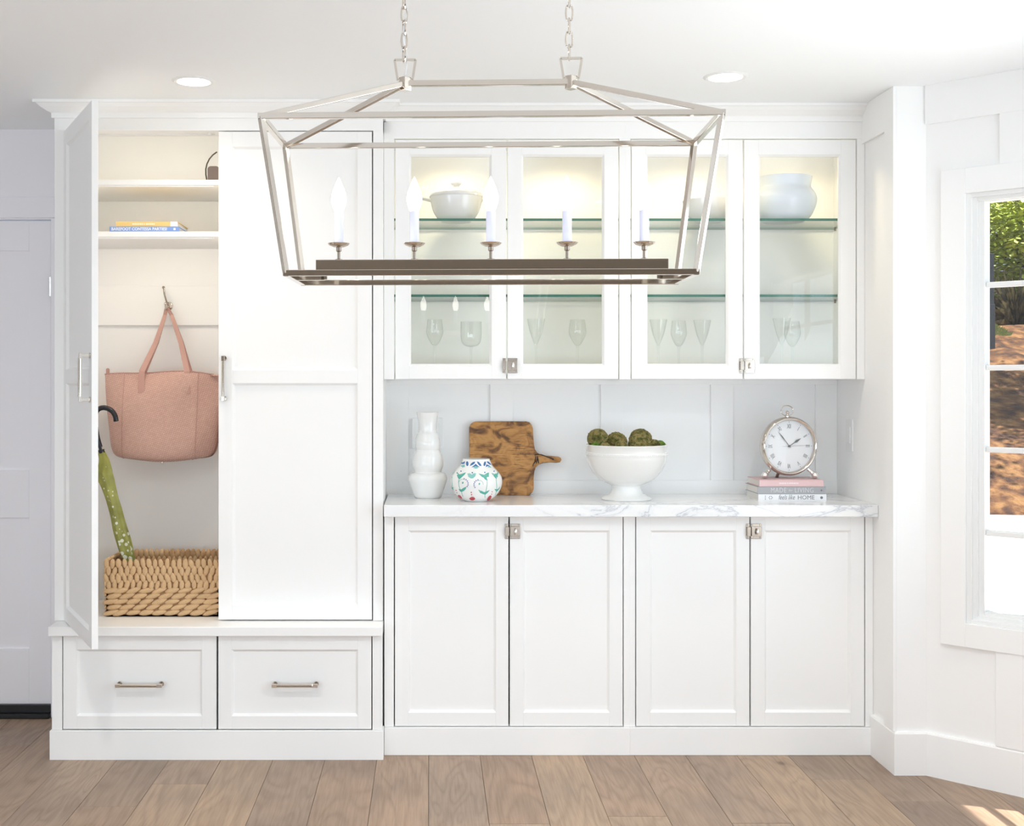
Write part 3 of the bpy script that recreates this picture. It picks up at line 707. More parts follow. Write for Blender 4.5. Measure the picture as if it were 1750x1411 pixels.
# ------------------------------------------------------------------ things in the locker
# coat hook
hk = thing('coat_hook', 'polished nickel double coat hook on the locker rail holding the tote', 'hook', (X(288, YTB), YTB-.016, Z(522, YTB)))
yh = YTB-.016; hx_, hz_ = X(288.5, yh), Z(523, yh)
b = bmesh.new(); lathe(b, [(0, .010), (.006, .010), (.010, .006), (.016, .004), (.0175, 0), (0, 0)], (0, 0, 0), 24)
obj('rosette', b, nk, hk, M=Matrix.Translation((hx_, yh, hz_)) @ Matrix.Rotation(R(90), 4, 'X'), smooth=True)
b = bmesh.new(); tube(b, smooth_prof([(hx_, yh-.008, hz_), (X(286, yh), yh-.022, Z(514, yh)), (X(284, yh), yh-.030, Z(504, yh)), (X(282.5, yh), yh-.028, Z(494, yh))], 5), .0034, 10)
bmesh.ops.create_uvsphere(b, u_segments=12, v_segments=8, radius=.006, matrix=Matrix.Translation((X(282, yh), yh-.028, Z(492, yh)))); obj('upper_prong', b, M['nickel_dark'], hk, smooth=True)
b = bmesh.new(); tube(b, smooth_prof([(hx_, yh-.008, hz_), (hx_-.002, yh-.026, hz_-.012), (hx_-.002, yh-.045, hz_-.014), (hx_-.002, yh-.052, hz_+.004)], 5), .0038, 10)
bmesh.ops.create_uvsphere(b, u_segments=12, v_segments=8, radius=.0065, matrix=Matrix.Translation((hx_-.002, yh-.052, hz_+.006))); obj('lower_prong', b, nk, hk, smooth=True)

# tote bag
YG = 4.82
bag = thing('tote_bag', 'dusty pink woven leather tote bag hanging by two straps in the open locker', 'bag', (X(283, YG), YG, Z(788, YG)))
def bagfn():
    bm = bmesh.new()
    lv = [(788, 283, 52, .026), (785, 282, 74, .046), (779, 281, 84, .058), (765, 281, 90, .064), (740, 281, 93, .066), (705, 281, 97, .058), (670, 282, 101, .040), (648, 283, 103, .022), (637, 283, 103.5, .012)]
    lv = smooth_prof(lv, 4); rings = []; seg = 72
    n = len(lv)
    for i, (py, pc, hw, hd) in enumerate(lv):
        t = i/(n-1); ring = []
        for k in range(seg):
            a = 2*math.pi*k/seg; ca, sa = math.cos(a), math.sin(a)
            ex = .62 + .25*t
            u = math.copysign(abs(ca)**ex, ca); v = math.copysign(abs(sa)**(ex*1.0), sa)
            xx = X(pc, YG)+u*hw*YG/F
            yy = YG+v*hd
            # soft folds
            f = noise.noise(Vector((xx*5, py*.012+xx*3, 3+math.copysign(1, v))))*.026*(1-abs(u)**4)
            f += .010*math.exp(-((xx-X(300, YG)+(py-700)*.0006)/.03)**2)*(t < .95)
            if v < 0: yy -= f
            if v < 0 and u > .58: yy += (u-.58)*.085
            zz = Z(py, YG)
            if t > .6:
                sag = (u*u*-.014+.004+.004*math.sin(u*5))*((t-.6)/.4)
                zz += sag
            else: zz += u*u*.010*(1-t)
            ring.append(bm.verts.new((xx, yy, zz)))
        rings.append(ring)
    for a, b_ in zip(rings, rings[1:]):
        for k in range(seg): bm.faces.new((a[k], a[(k+1) % seg], b_[(k+1) % seg], b_[k]))
    bm.faces.new(rings[0][::-1]); bm.faces.new(rings[-1])
    return bm, rings
bm, rings = bagfn()
rim = [v.co.copy() for v in rings[-1]]
fidx = {}
for si, pxs in (('l', 214), ('r', 342)):
    xs = X(pxs, YG); col = []
    for ri, ring in enumerate(rings[3:]):
        tgt = xs-(.0 if si == 'l' else .012*(1-ri/len(rings)))
        vv = min((v for v in ring if v.co.y < YG), key=lambda v: abs(v.co.x-tgt)); col.append(Vector((tgt, vv.co.y-.0012, vv.co.z)))
    fidx[si] = col
obj('bag_body', bm, M['bag'], bag, smooth=True)
b = bmesh.new(); tube(b, [p+Vector((0, 0, .001)) for p in rim], .0024, 6, closed=True); obj('rim_piping', b, M['strap'], bag, smooth=True)
for s in ('l', 'r'):
    b = bmesh.new(); tube(b, fidx[s], .0016, 6); obj('seam', b, M['strap'], bag, smooth=True)
def ribbon(bm, pts, wds, th):
    rr = []
    n = len(pts)
    for i, p in enumerate(pts):
        p = Vector(p); d_ = (Vector(pts[min(i+1, n-1)])-Vector(pts[max(i-1, 0)])).normalized(); s = d_.cross(Vector((0, 1, 0))).normalized(); y = Vector((0, 1, 0))
        rr.append([bm.verts.new(p+s*a*wds[i]/2+y*c*th/2) for a, c in ((-1, -1), (1, -1), (1, 1), (-1, 1))])
    for a, b_ in zip(rr, rr[1:]):
        for k in range(4): bm.faces.new((a[k], a[(k+1) % 4], b_[(k+1) % 4], b_[k]))
    bm.faces.new(rr[0][::-1]); bm.faces.new(rr[-1])
for yo, dx, yt in ((-.020, 0, -.002), (.018, 4, .006)):
    b = bmesh.new(); ytop = yh-.034+yt; y2 = YG+yo
    tz = Z(532, yh-.03)
    L_ = [(X(243+dx, y2), y2-.004, Z(672, y2)), (X(243+dx, y2), y2-.003, Z(634, y2)), (X(262+dx*.6, y2), (y2+ytop)/2, Z(585, 4.84)), (X(282, ytop), ytop, Z(538, ytop)), (hx_-.004, ytop, tz+.008), (hx_, ytop, tz+.0125), (hx_+.005, ytop, tz+.007), (X(293, ytop), ytop, Z(538, ytop)), (X(305+dx*.6, y2), (y2+ytop)/2, Z(585, 4.84)), (X(320+dx, y2), y2-.003, Z(634, y2)), (X(322+dx, y2), y2-.004, Z(672, y2))]
    if yo < 0: L_[0] = (L_[0][0], y2-.018, L_[0][2]); L_[-1] = (L_[-1][0], y2-.018, L_[-1][2])
    ribbon(b, L_, [.023, .022, .019, .014, .012, .012, .012, .014, .019, .022, .023], .004)
    obj('strap', b, M['strap'], bag)
b = bmesh.new(); extrude_poly(b, rrect(X(181.5, YG), X(187, YG), Z(646, YG), Z(629, YG), .0055), YG-.003, YG+.003); obj('zip_tab', b, M['strap'], bag)
for px, py in ((217, 781), (277, 791), (329, 784)):
    b = bmesh.new(); lathe(b, [(0, -.004), (.004, -.003), (.005, .004), (.003, .012)], (X(px, YG-.02), YG-.02, Z(py, YG-.02)), 10); obj('metal_foot', b, nk, bag, smooth=True)

# basket
YK0, YK1 = 4.577, 4.866
kx0, kx1 = X(178, YK0), dvx-.004
kz0, kz1 = SZ+.002, Z(958, YK0)
bk = thing('basket', 'rectangular woven water hyacinth basket on the locker seat with the umbrella in it', 'basket', ((kx0+kx1)/2, (YK0+YK1)/2, SZ))
t_ = .010
obj('basket_core', B((kx0+.007, kx1-.007, YK0+.007, YK0+.013, kz0, kz1-.004), (kx0+.007, kx1-.007, YK1-.013, YK1-.007, kz0, kz1-.004), (kx0+.007, kx0+.013, YK0+.007, YK1-.007, kz0, kz1-.004), (kx1-.013, kx1-.007, YK0+.007, YK1-.007, kz0, kz1-.004), (kx0+.007, kx1-.007, YK0+.007, YK1-.007, kz0, kz0+.006)), M['seagrass_dark'], bk)
def blob(bm, c, sx, sy, sz, ang=0, axis='Y'):
    q = bmesh.new(); bmesh.ops.create_uvsphere(q, u_segments=7, v_segments=5, radius=1)
    T = Matrix.Translation(c) @ Matrix.Rotation(ang, 4, axis) @ Matrix.Diagonal((sx, sy, sz, 1))
    q.transform(T); me = bpy.data.meshes.new('t'); q.to_mesh(me); q.free(); bm.from_mesh(me); bpy.data.meshes.remove(me)
su = bmesh.new(); bmesh.ops.create_uvsphere(su, u_segments=8, v_segments=6, radius=1); sme = bpy.data.meshes.new('strand'); su.to_mesh(sme); su.free()
sme.materials.append(M['seagrass']); sme.polygons.foreach_set('use_smooth', [True]*len(sme.polygons))
bi = wm(bk).inverted()
def strand(c, sx, sy, sz, ang):
    o = bpy.data.objects.new('strand', sme); COL.objects.link(o); o.parent = bk
    o.location = bi @ Vector(c); o.rotation_euler = (0, ang, 0); o.scale = (sx, sy, sz)
zmid = Z(1005, YK0); nu = 19; ucol = (kx1-kx0)/nu
for r_ in range(4):
    zc = kz1-.012-r_*(kz1-zmid-.024)/3
    for c_ in range(nu):
        x = kx0+ucol*(c_+.5+(.25 if r_ % 2 else -.25)*.8)+random.uniform(-.001, .001)
        if x > kx1-.006: continue
        strand((x, YK0+.004, zc+random.uniform(-.002, .002)), .0108*random.uniform(.85, 1.1), .0075, .0195*random.uniform(.9, 1.1), R(random.uniform(-14, 14)+(7 if r_ % 2 else -7)))
nl = 9; lcol = (kx1-kx0)/nl
for r_ in range(5):
    zc = zmid-.009-r_*(zmid-kz0-.023)/4
    for c_ in range(nl):
        x = kx0+lcol*(c_+.5+(.25 if r_ % 2 else -.25)); x = min(max(x, kx0+.024), kx1-.024)
        strand((x, YK0+.004, zc), .031*random.uniform(.92, 1.05), .0085, .0105*random.uniform(.9, 1.05), R(-14+random.uniform(-5, 5)) if r_ < 5 else 0)
wv = bmesh.new()
for x in (kx0+.003, kx1-.003):
    for r_ in range(9):
        zc = kz0+.010+r_*(kz1-kz0-.02)/8
        for c_ in range(13 if r_ > 4 else 6):
            m_ = 13 if r_ > 4 else 6
            y = YK0+(YK1-YK0)*(c_+.5)/m_
            blob(wv, (x, y, zc), .007, .011 if r_ > 4 else .026, .017 if r_ > 4 else .011)
for yy in (YK1-.004, YK1-.015):
    for r_ in range(5):
        for c_ in range(20): blob(wv, (kx0+.012+(kx1-kx0-.024)*(c_+.5*(r_ % 2))/20, yy, kz1-.012-r_*.026), .0105, .006, .0195, R(random.uniform(-12, 12)))
ow = obj('weave', wv, M['seagrass'], bk, smooth=True); ow['kind'] = 'stuff'

# umbrella leaning in the basket
YV = 4.70
um_ = thing('umbrella', 'furled green umbrella with curved black handle leaning in the woven basket', 'umbrella', (X(236, YV), YV, kz0+.01))
def VP(px, py, yo=0): return (X(px, YV), YV+yo, Z(py, YV))
b = bmesh.new(); tube(b, smooth_prof([VP(171, 764), VP(166.5, 748), VP(163.5, 730), VP(162, 712), VP(167, 700), VP(178, 696.5), VP(190, 701), VP(196.5, 710), VP(198.5, 720)], 6), .0098, 14)
obj('handle', b, M['black_gloss'], um_, smooth=True)
b = bmesh.new(); tube(b, [VP(170, 760), VP(172.5, 769)], .0065, 12); tube(b, [VP(172.5, 768), VP(174, 774)], .0125, 12); obj('collar', b, M['black_gloss'], um_, smooth=True)
b = bmesh.new(); tube(b, [VP(172, 762), VP(240, 1042)], .004, 10); obj('shaft', b, M['chrome'], um_, smooth=True)
b = bmesh.new(); path = smooth_prof([(173, 772, 5.5), (177, 785, 7.5), (178, 796, 10), (177, 808, 13.5), (183, 822, 12), (192, 850, 10), (199, 875, 10), (206, 905, 11), (214, 935, 11), (221, 962, 10), (229, 1000, 8), (236, 1030, 5)], 5)
seg = 30; rg = []
for i, (px, py, r_) in enumerate(path):
    c_ = Vector(VP(px, py)); ring = []
    for k in range(seg):
        a = 2*math.pi*k/seg; q = r_*YV/F*(1+.16*math.sin(5*a+i*.14)+.05*noise.noise(Vector((a*2, i*.2, 0))))
        ring.append(b.verts.new(c_+Vector((q*math.cos(a), q*math.sin(a)*.9, q*math.cos(a)*.18))))
    rg.append(ring)
for a_, b2 in zip(rg, rg[1:]):
    for k in range(seg): b.faces.new((a_[k], a_[(k+1) % seg], b2[(k+1) % seg], b2[k]))
b.faces.new(rg[0][::-1]); b.faces.new(rg[-1])
obj('canopy', b, M['umbrella'], um_, smooth=True)

# books lying on the locker shelf
YS = YT+.03; sh2 = Z(395.5, YT+.024)+.0004
def book(name, label, group, x0, x1, y0, y1, z0, z1, cover, extra=None, page_l=True):
    t = thing(name, label, 'book', ((x0+x1)/2, (y0+y1)/2, z0), group)
    th = .0022
    bm = bmesh.new(); bx(bm, x0, x1, y0, y1, z0, z0+th); bx(bm, x0, x1, y0, y1, z1-th, z1); bx(bm, x0, x1, y0, y0+.003, z0+th, z1-th)
    obj('cover', bm, cover, t, bevel=.0006)
    obj('pages', B((x0+.004, x1-.004, y0+.003, y1-.004, z0+th, z1-th)), M['paper'], t)
    return t
blue = mat('blue_cover', (.22, .36, .72), .4); yel = mat('yellow_cover', (.80, .58, .22), .4); whi = mat('white_print', (.86, .87, .88), .5)
zb1 = Z(387, YS); zb2 = Z(378.3, YS)
t = book('book', 'blue book lying on the locker shelf under the yellow one', 'cookbooks on the locker shelf', X(187, YS), X(306.5, YS), YS, YS+.21, sh2, zb1, blue)
text('BAREFOOT CONTESSA PARTIES!', .0150, whi, t, (X(238, YS), YS-.0003, (sh2+zb1)/2), sx=.95, off=.0003)
obj('emblem', B((X(296.5, YS), X(300, YS), YS-.0006, YS, (sh2+zb1)/2-.004, (sh2+zb1)/2+.004)), whi, t)
t = book('book', 'yellow book with a white spine end lying on top of the blue one', 'cookbooks on the locker shelf', X(198, YS), X(303.5, YS), YS+.001, YS+.20, zb1+.0003, zb2, yel)
obj('spine_patch', B((X(291, YS), X(303.5, YS), YS+.0003, YS+.0012, zb1+.0006, zb2-.0003)), whi, t)
cream = mat('cream_print', (.90, .82, .58), .5)
b = bmesh.new(); x = X(226, YS)
for wd in (3, 2, 2.5, 2, 3, 2, 0, 1.5, 0, 3, 2, 2, 2.5, 2):
    if wd: bx(b, x, x+wd*.0021, YS+.0005, YS+.0012, (zb1+zb2)/2-.003, (zb1+zb2)/2+.003)
    x += (wd+.9)*.0021
obj('spine_title', b, cream, t)

# handled case on the top shelf
YQ = 4.60; sh1 = Z(307, YT+.024)+.0004
t = thing('handled_case', 'small grey-brown case under a thin dark arched handle on the top locker shelf', 'case', (X(388, YQ), YQ, sh1))
b = bmesh.new(); extrude_poly(b, rrect(X(357, YQ), X(370, YQ)+.015, sh1, Z(286, YQ), .012), YQ-.03, YQ+.03); obj('case_body', b, mat('taupe_case', (.17, .125, .105), .5), t, bevel=.002)
b = bmesh.new()
hp = [(X(354, YQ), YQ, sh1+.003)]+[(X(388+36.5*math.cos(R(a)), YQ), YQ, Z(293-38*math.sin(R(a)), YQ)) for a in range(188, -9, -14)]+[(X(424, YQ), YQ, sh1+.003)]
hp = [p for p in hp if p[0] < dvx-.004]; tube(b, hp, .0026, 8); obj('handle', b, mat('dark_wire', (.05, .04, .03), .5), t, smooth=True)

# ------------------------------------------------------------------ things on the counter
def vase(name, label, px, Y, prof, m, cat='vase', seg=48):
    """prof rows (half-width px, y px) from the bottom up"""
    k = Y/F; x = X(px, Y); base = prof[0][1]
    pr = [(0, 0)]+[(r*k, (base-y)*k) for r, y in prof]
    t = thing(name, label, cat, (x, Y, CT))
    return t, x, pr
# tall white vase
Y = 4.71
t, x, pr = vase('white_vase', 'tall white ceramic vase of stacked bulbs at the left end of the counter', 731, Y, [(21, 850), (22.5, 849), (28, 835), (32.5, 821), (33, 815), (30, 809), (23.5, 806.5), (23, 805), (26, 797), (26.8, 790), (25, 778), (20.5, 768.5), (20.5, 767), (21.8, 760), (21.5, 752), (18.5, 741), (16, 737), (15.8, 730), (16.5, 720), (18.6, 708), (19.3, 704)], M['ceramic'])
b = bmesh.new(); out = pr[:2]+smooth_prof(pr[2:], 3); inn = [(q-.004, z) for q, z in out[::-1] if z > .20]
lathe(b, out+inn+[(0, .2)], (x, Y, CT), 56, fn=lambda a, z: 1+.004*math.sin(9*a)+(.012*abs(math.sin(5*a)) if z < .075 else 0)); obj('body', b, M['ceramic'], t, smooth=True)
# painted vase
Y = 4.584; KP = Y/F
t, x, pr = vase('painted_vase', 'squat white vase painted with teal tulips and blue and red motifs', 814, Y, [(20, 855.5), (21, 855), (30, 849.5), (38, 841), (43, 831), (44.4, 822), (42.5, 813), (36, 804), (29, 797), (25.5, 791), (23.5, 786), (22.5, 783.5)], M['ceramic'])
b = bmesh.new(); out = pr[:2]+smooth_prof(pr[2:], 4); inn = [(q-.004, z) for q, z in out[::-1] if z > .05]
lathe(b, out+inn+[(0, .05)], (x, Y, CT), 56); obj('body', b, M['ceramic'], t, smooth=True)
def radius_at(z):
    for (r0, z0_), (r1, z1_) in zip(out, out[1:]):
        if z0_ <= z <= z1_ and z1_ > z0_: return r0+(r1-r0)*(z-z0_)/(z1_-z0_)
    return out[-1][0]
def decal(bm, pts, rot, lift=.0005):
    """closed outline in pixels relative to the vase axis (dx) and image y; wrapped on the surface"""
    q = []
    for dx, y in pts:
        z = (855.5-y)*KP; r_ = radius_at(z); a = math.asin(max(-1, min(1, dx*KP/r_)))+rot
        q.append((a, z))
    # subdivide as fan
    ca = sum(p[0] for p in q)/len(q); cz = sum(p[1] for p in q)/len(q)
    def P3(a, z):
        r_ = radius_at(z)+lift; return bm.verts.new((x+r_*math.sin(a), Y-r_*math.cos(a), CT+z))
    c_ = P3(ca, cz); n = len(q)
    mid = [P3((a+ca)/2, (z+cz)/2) for a, z in q]; rim_ = [P3(a, z) for a, z in q]
    for k in range(n):
        k2 = (k+1) % n
        bm.faces.new((c_, mid[k], mid[k2])); bm.faces.new((mid[k], rim_[k], rim_[k2], mid[k2]))
def V(pts, cx_=0): return [((px_/15.68+760)-814, py_/15.68+770) for px_, py_ in pts]
def ell(cx_, cy_, a, b_, ang=0, n=14):
    o = []
    for k in range(n):
        t_ = 2*math.pi*k/n; u, v = a*math.cos(t_), b_*math.sin(t_); c_, s_ = math.cos(R(ang)), math.sin(R(ang)); o.append((cx_+u*c_-v*s_, cy_+u*s_+v*c_))
    return o
def stroke(pts, wd):
    L_, R_ = [], []
    for i, p in enumerate(pts):
        a = pts[max(i-1, 0)]; b_ = pts[min(i+1, len(pts)-1)]; dx, dy = b_[0]-a[0], b_[1]-a[1]; l = math.hypot(dx, dy) or 1
        L_.append((p[0]-dy/l*wd, p[1]+dx/l*wd)); R_.append((p[0]+dy/l*wd, p[1]-dx/l*wd))
    return L_, R_
def strip(bm, pts, wd, rot):
    L_, R_ = stroke(pts, wd)
    for i in range(len(pts)-1): decal(bm, V([L_[i], L_[i+1], R_[i+1], R_[i]]), rot)
cols = {'teal': (.09, .40, .33), 'pale_teal': (.22, .52, .48), 'blue': (.05, .16, .38), 'red': (.50, .05, .07), 'mauve': (.30, .32, .50)}
pm = {k: mat('glaze_'+k, v, .25) for k, v in cols.items()}
dec = {k: bmesh.new() for k in cols}
for rot in (0, math.pi):
    for cx_, s_ in ((590, 0), (815, 0), (1110, 0)):
        if cx_ == 590:
            decal(dec['blue'], V(ell(597, 325, 33, 62, 0)), rot); decal(dec['blue'], V([(385, 365), (450, 300), (540, 265), (530, 330), (470, 350)]), rot); decal(dec['pale_teal'], V([(400, 410), (470, 370), (530, 350), (530, 415), (460, 430)]), rot)
        elif cx_ == 815:
            decal(dec['blue'], V([(660, 385), (690, 320), (740, 280), (805, 265), (790, 310), (740, 350)]), rot); decal(dec['blue'], V([(845, 260), (900, 275), (950, 330), (970, 385), (920, 375), (870, 320)]), rot)
            decal(dec['blue'], V([(700, 415), (770, 365), (815, 320), (860, 365), (930, 415), (870, 400), (815, 370), (760, 405)]), rot); decal(dec['pale_teal'], V([(745, 425), (780, 395), (815, 375), (855, 395), (890, 425), (815, 450)]), rot)
        else:
            decal(dec['blue'], V(ell(1055, 325, 30, 62, 18)), rot); decal(dec['blue'], V([(1110, 262), (1170, 280), (1215, 330), (1250, 380), (1180, 350), (1130, 310)]), rot); decal(dec['blue'], V([(1080, 415), (1100, 340), (1170, 370), (1215, 410), (1140, 385)]), rot); decal(dec['pale_teal'], V([(1130, 420), (1150, 390), (1220, 410), (1240, 440)]), rot)
    decal(dec['teal'], V([(310, 570), (330, 545), (380, 600), (430, 590), (500, 560), (560, 540), (520, 600), (450, 665), (385, 725), (350, 700), (325, 640)]), rot)
    decal(dec['pale_teal'], V([(590, 570), (650, 560), (710, 590), (760, 560), (820, 560), (800, 630), (740, 685), (680, 692), (615, 650)]), rot)
    decal(dec['teal'], V([(880, 565), (950, 580), (1030, 600), (1100, 560), (1160, 545), (1155, 640), (1110, 745), (1060, 725), (960, 640)]), rot)
    decal(dec['teal'], V([(1225, 560), (1290, 600), (1350, 580), (1400, 530), (1425, 590), (1400, 670), (1355, 725), (1300, 660)]), rot)
    decal(dec['teal'], V([(175, 600), (225, 540), (280, 490), (265, 560), (205, 680)]), rot)
    for c_ in ((430, 520), (720, 545), (1050, 540), (1305, 525)): decal(dec['blue'], V(ell(c_[0], c_[1], 17, 17)), rot)
    strip(dec['teal'], [(370, 720), (362, 800), (372, 900), (400, 980), (440, 1060), (480, 1190)], 7, rot)
    strip(dec['teal'], [(1100, 740), (1105, 830), (1095, 930), (1075, 1030), (1050, 1120), (1058, 1215)], 7, rot)
    strip(dec['teal'], [(1350, 720), (1358, 800), (1368, 900), (1372, 1020), (1355, 1100), (1330, 1170)], 7, rot)
    strip(dec['teal'], [(195, 680), (188, 800), (200, 900), (225, 1040)], 7, rot)
    decal(dec['teal'], V([(360, 980), (420, 1000), (480, 950), (565, 905), (550, 970), (500, 1030), (440, 1060), (400, 1050)]), rot)
    decal(dec['teal'], V([(870, 980), (960, 1020), (1040, 1060), (1100, 1045), (1180, 1000), (1120, 1080), (1065, 1125), (1000, 1110), (920, 1070)]), rot)
    decal(dec['teal'], V([(1305, 985), (1370, 1010), (1430, 975), (1465, 920), (1450, 985), (1400, 1050), (1350, 1070)]), rot)
    decal(dec['teal'], V([(160, 940), (200, 975), (235, 950), (232, 1050), (195, 1010)]), rot)
    for base_ in ((470, 830, 1), (900, 850, -1)):
        pts = [(base_[0]+base_[2]*105*math.cos(R(a)), base_[1]-115*math.sin(R(a))) for a in range(-60, 200, 20)]
        strip(dec['teal'], pts[6:], 4, rot)
        for a in range(-35, 80, 22): decal(dec['mauve'], V(ell(base_[0]+base_[2]*140*math.cos(R(a)), base_[1]-130*math.sin(R(a)), 20, 20)), rot)
        decal(dec['teal'], V(ell(base_[0], base_[1]-20, 20, 30, 20)), rot)
    for cx_, ang, wd in ((405, 40, 48), (722, 0, 82), (1175, -42, 48)):
        pts = [(-1, -.05), (-.7, -.35), (-.55, -.75), (-.35, -.5), (-.2, -1.2), (0, -.6), (.25, -1.1), (.35, -.5), (.6, -.75), (.75, -.35), (1, 0), (.8, .4), (.35, .8), (-.35, .8), (-.8, .35)]
        if ang: pts = [(u*1.1, v*1.25) for u, v in ell(0, 0, .85, 1.25, 0)]
        c_, s_ = math.cos(R(-ang)), math.sin(R(-ang))
        decal(dec['red'], V([(cx_+(u*c_-v*s_)*wd, 1240+(u*s_+v*c_)*64) for u, v in pts]), rot)
    for c_ in ((300, 1030, 14), (322, 1098, 13), (692, 1062, 18), (703, 1125, 17), (1243, 1055, 14), (1232, 1122, 14)): decal(dec['red'], V(ell(*c_[:2], c_[2], c_[2])), rot)
pat = bmesh.new(); order = list(dec)
for mi, k in enumerate(order):
    for f in dec[k].faces: f.material_index = mi
    me = bpy.data.meshes.new('t'); dec[k].to_mesh(me); dec[k].free(); pat.from_mesh(me); bpy.data.meshes.remove(me)
obj('painted_pattern', pat, [pm[k] for k in order], t)['kind'] = 'stuff'
# cutting board
Y0 = 4.822; k = 4.84/F
cb = thing('cutting_board', 'worn square wooden cutting board with side handle leaning on the niche wall', 'cutting board', (X(857, 4.83), Y0, CT))
def BP(px, py): return (X(px, 4.84), (844.5-py)*k)
pts = [BP(*p) for p in ((802, 835), (802, 728))]
pts += [BP(802+13-13*math.cos(R(a)), 718+12-12*math.sin(R(a))) for a in (15, 30, 45, 60, 75, 90)]
pts += [BP(p, q) for p, q in ((815, 718), (899, 718), (905, 719.5), (909, 724), (911, 731), (911.5, 745), (912.5, 758), (914, 766), (917.5, 771.5), (923, 775), (932, 777), (945, 777.8), (954, 778.5), (958, 781), (959, 784), (957, 787.5), (951, 788.6), (938, 788), (928, 789), (920, 792), (915, 797), (912.5, 804), (911, 815), (911, 833), (909, 839), (905, 843), (899, 844.5), (813, 844.5), (806, 842.5), (803, 839))]
pp = []
for p in pts:
    if not pp or math.hypot(p[0]-pp[-1][0], p[1]-pp[-1][1]) > 1e-4: pp.append(p)
b = bmesh.new(); extrude_poly(b, pp, 0, .018)
b.faces.ensure_lookup_table()
for f in b.faces:
    if len(f.verts) < 6: f.material_index = 1
LB = Matrix.Translation((0, Y0-.018, CT)) @ Matrix.Rotation(R(-9), 4, 'X')
b.transform(Matrix.Translation((0, 0, .0)))
ob = obj('board', b, [M['board'], M['board_edge']], cb, M=LB, bevel=.0015)
b = bmesh.new()
for dx, a in ((914, 8), (917, 12), (919, 3)):
    ring = []
    for q in range(16):
        th_ = 2*math.pi*q/16; ring.append((X(dx, 4.84)+.0035*math.sin(th_)*(1 if a > 5 else -1), .009+.0125*math.cos(th_), (844.5-783)*k+.018*math.sin(th_+.2)))
    tube(b, ring, .0018, 7, closed=True)
tube(b, smooth_prof([BP(913, 776)[:1]+(-.003,)+BP(913, 776)[1:], BP(922, 775)[:1]+(-.004,)+BP(922, 775)[1:], BP(932, 778)[:1]+(-.003,)+BP(932, 778)[1:], BP(944, 783)[:1]+(-.002,)+BP(944, 783)[1:]], 5), .0017, 7)
tube(b, smooth_prof([BP(915, 786)[:1]+(-.003,)+BP(915, 786)[1:], BP(911, 791)[:1]+(-.005,)+BP(911, 791)[1:], BP(910, 795)[:1]+(-.002,)+BP(910, 795)[1:]], 4), .0017, 7)
obj('leather_cord', b, M['cord'], cb, M=LB, smooth=True)
b = bmesh.new(); tube(b, [(X(944.5, 4.84), -.0012, (844.5-783)*k), (X(944.5, 4.84), .005, (844.5-783)*k)], .0032, 12); obj('hole', b, M['cord'], cb, M=LB)

# footed bowl + moss balls
Y = 4.64; KB = Y/F; bxc = X(1070.5, Y)
t = thing('footed_bowl', 'white ceramic footed bowl with a beaded band, heaped with moss balls', 'bowl', (bxc, Y, CT))
pr = [(0, 0), (42, 0), (43.5, 1.5), (41, 4.5), (32, 7.5), (27, 12), (24, 20), (25, 24)]
po = [(32, 27), (45, 34), (56, 45), (64, 58), (67.5, 68), (68.5, 75)]
b = bmesh.new(); pf = [(r_*KB, z*KB) for r_, z in pr]+[(r_*KB, z*KB) for r_, z in smooth_prof(po, 4)]+[(q*KB, z*KB) for q, z in ((69, 76), (69, 80), (68, 81), (68.5, 92), (69.3, 93), (69, 94), (67, 94), (66, 92), (65, 75), (61, 60), (52, 45), (38, 34), (0, 30))]
lathe(b, pf, (bxc, Y, CT), 64); obj('bowl_body', b, M['ceramic'], t, smooth=True)
b = bmesh.new()
for q in range(96):
    a = 2*math.pi*q/96; bmesh.ops.create_icosphere(b, subdivisions=1, radius=.0021, matrix=Matrix.Translation((bxc+69*KB*math.cos(a), Y+69*KB*math.sin(a), CT+78*KB)))
o = obj('beaded_band', b, M['ceramic'], t, smooth=True)
rimz = CT+92*KB
def moss(px, py, r_, yo, label, m):
    yy = Y+yo; c_ = Vector((X(px, yy), yy, Z(py, yy))); rr = r_*yy/F
    bm = bmesh.new(); bmesh.ops.create_icosphere(bm, subdivisions=5 if r_ > 14 else 4, radius=1)
    for v in bm.verts:
        n = v.co.normalized(); s = 1+.07*noise.noise(n*1.6+c_*9)+.05*noise.noise(n*7+c_*20)+.085*noise.noise(n*23+c_*30)
        v.co = n*rr*s
    o = obj('moss_ball', bm, m, None, M=Matrix.Translation(c_), smooth=False)
    tag(o, label, 'moss ball', 'moss balls heaped in the footed bowl')
moss(1021.5, 750, 17.5, .0, 'brownish moss ball at the left side of the bowl', M['moss'])
moss(1053, 757, 18.5, .02, 'wide moss ball between the leftmost one and the two tall ones', M['moss'])
moss(1061.5, 763.5, 11.2, -.055, 'small round moss ball in front of the middle of the bowl', M['moss'])
moss(1095, 752, 19.5, .045, 'tallest green moss ball, behind another at right of centre', M['moss'])
moss(1093, 760, 19.5, -.04, 'large moss ball in front of the tallest one, right of centre', M['moss'])
moss(1118, 762, 11.5, -.02, 'low dark moss ball right of the two tall ones', M['moss'])
moss(1128, 761.5, 9.5, .01, 'bright green moss ball at the right rim of the bowl', M['moss_green'])
moss(1018, 763.5, 8.5, -.035, 'small yellow-green moss ball peeping over the left rim', M['moss_green'])
moss(1034, 765, 9.5, -.07, 'small flat moss ball over the rim below the wide ball', M['moss'])

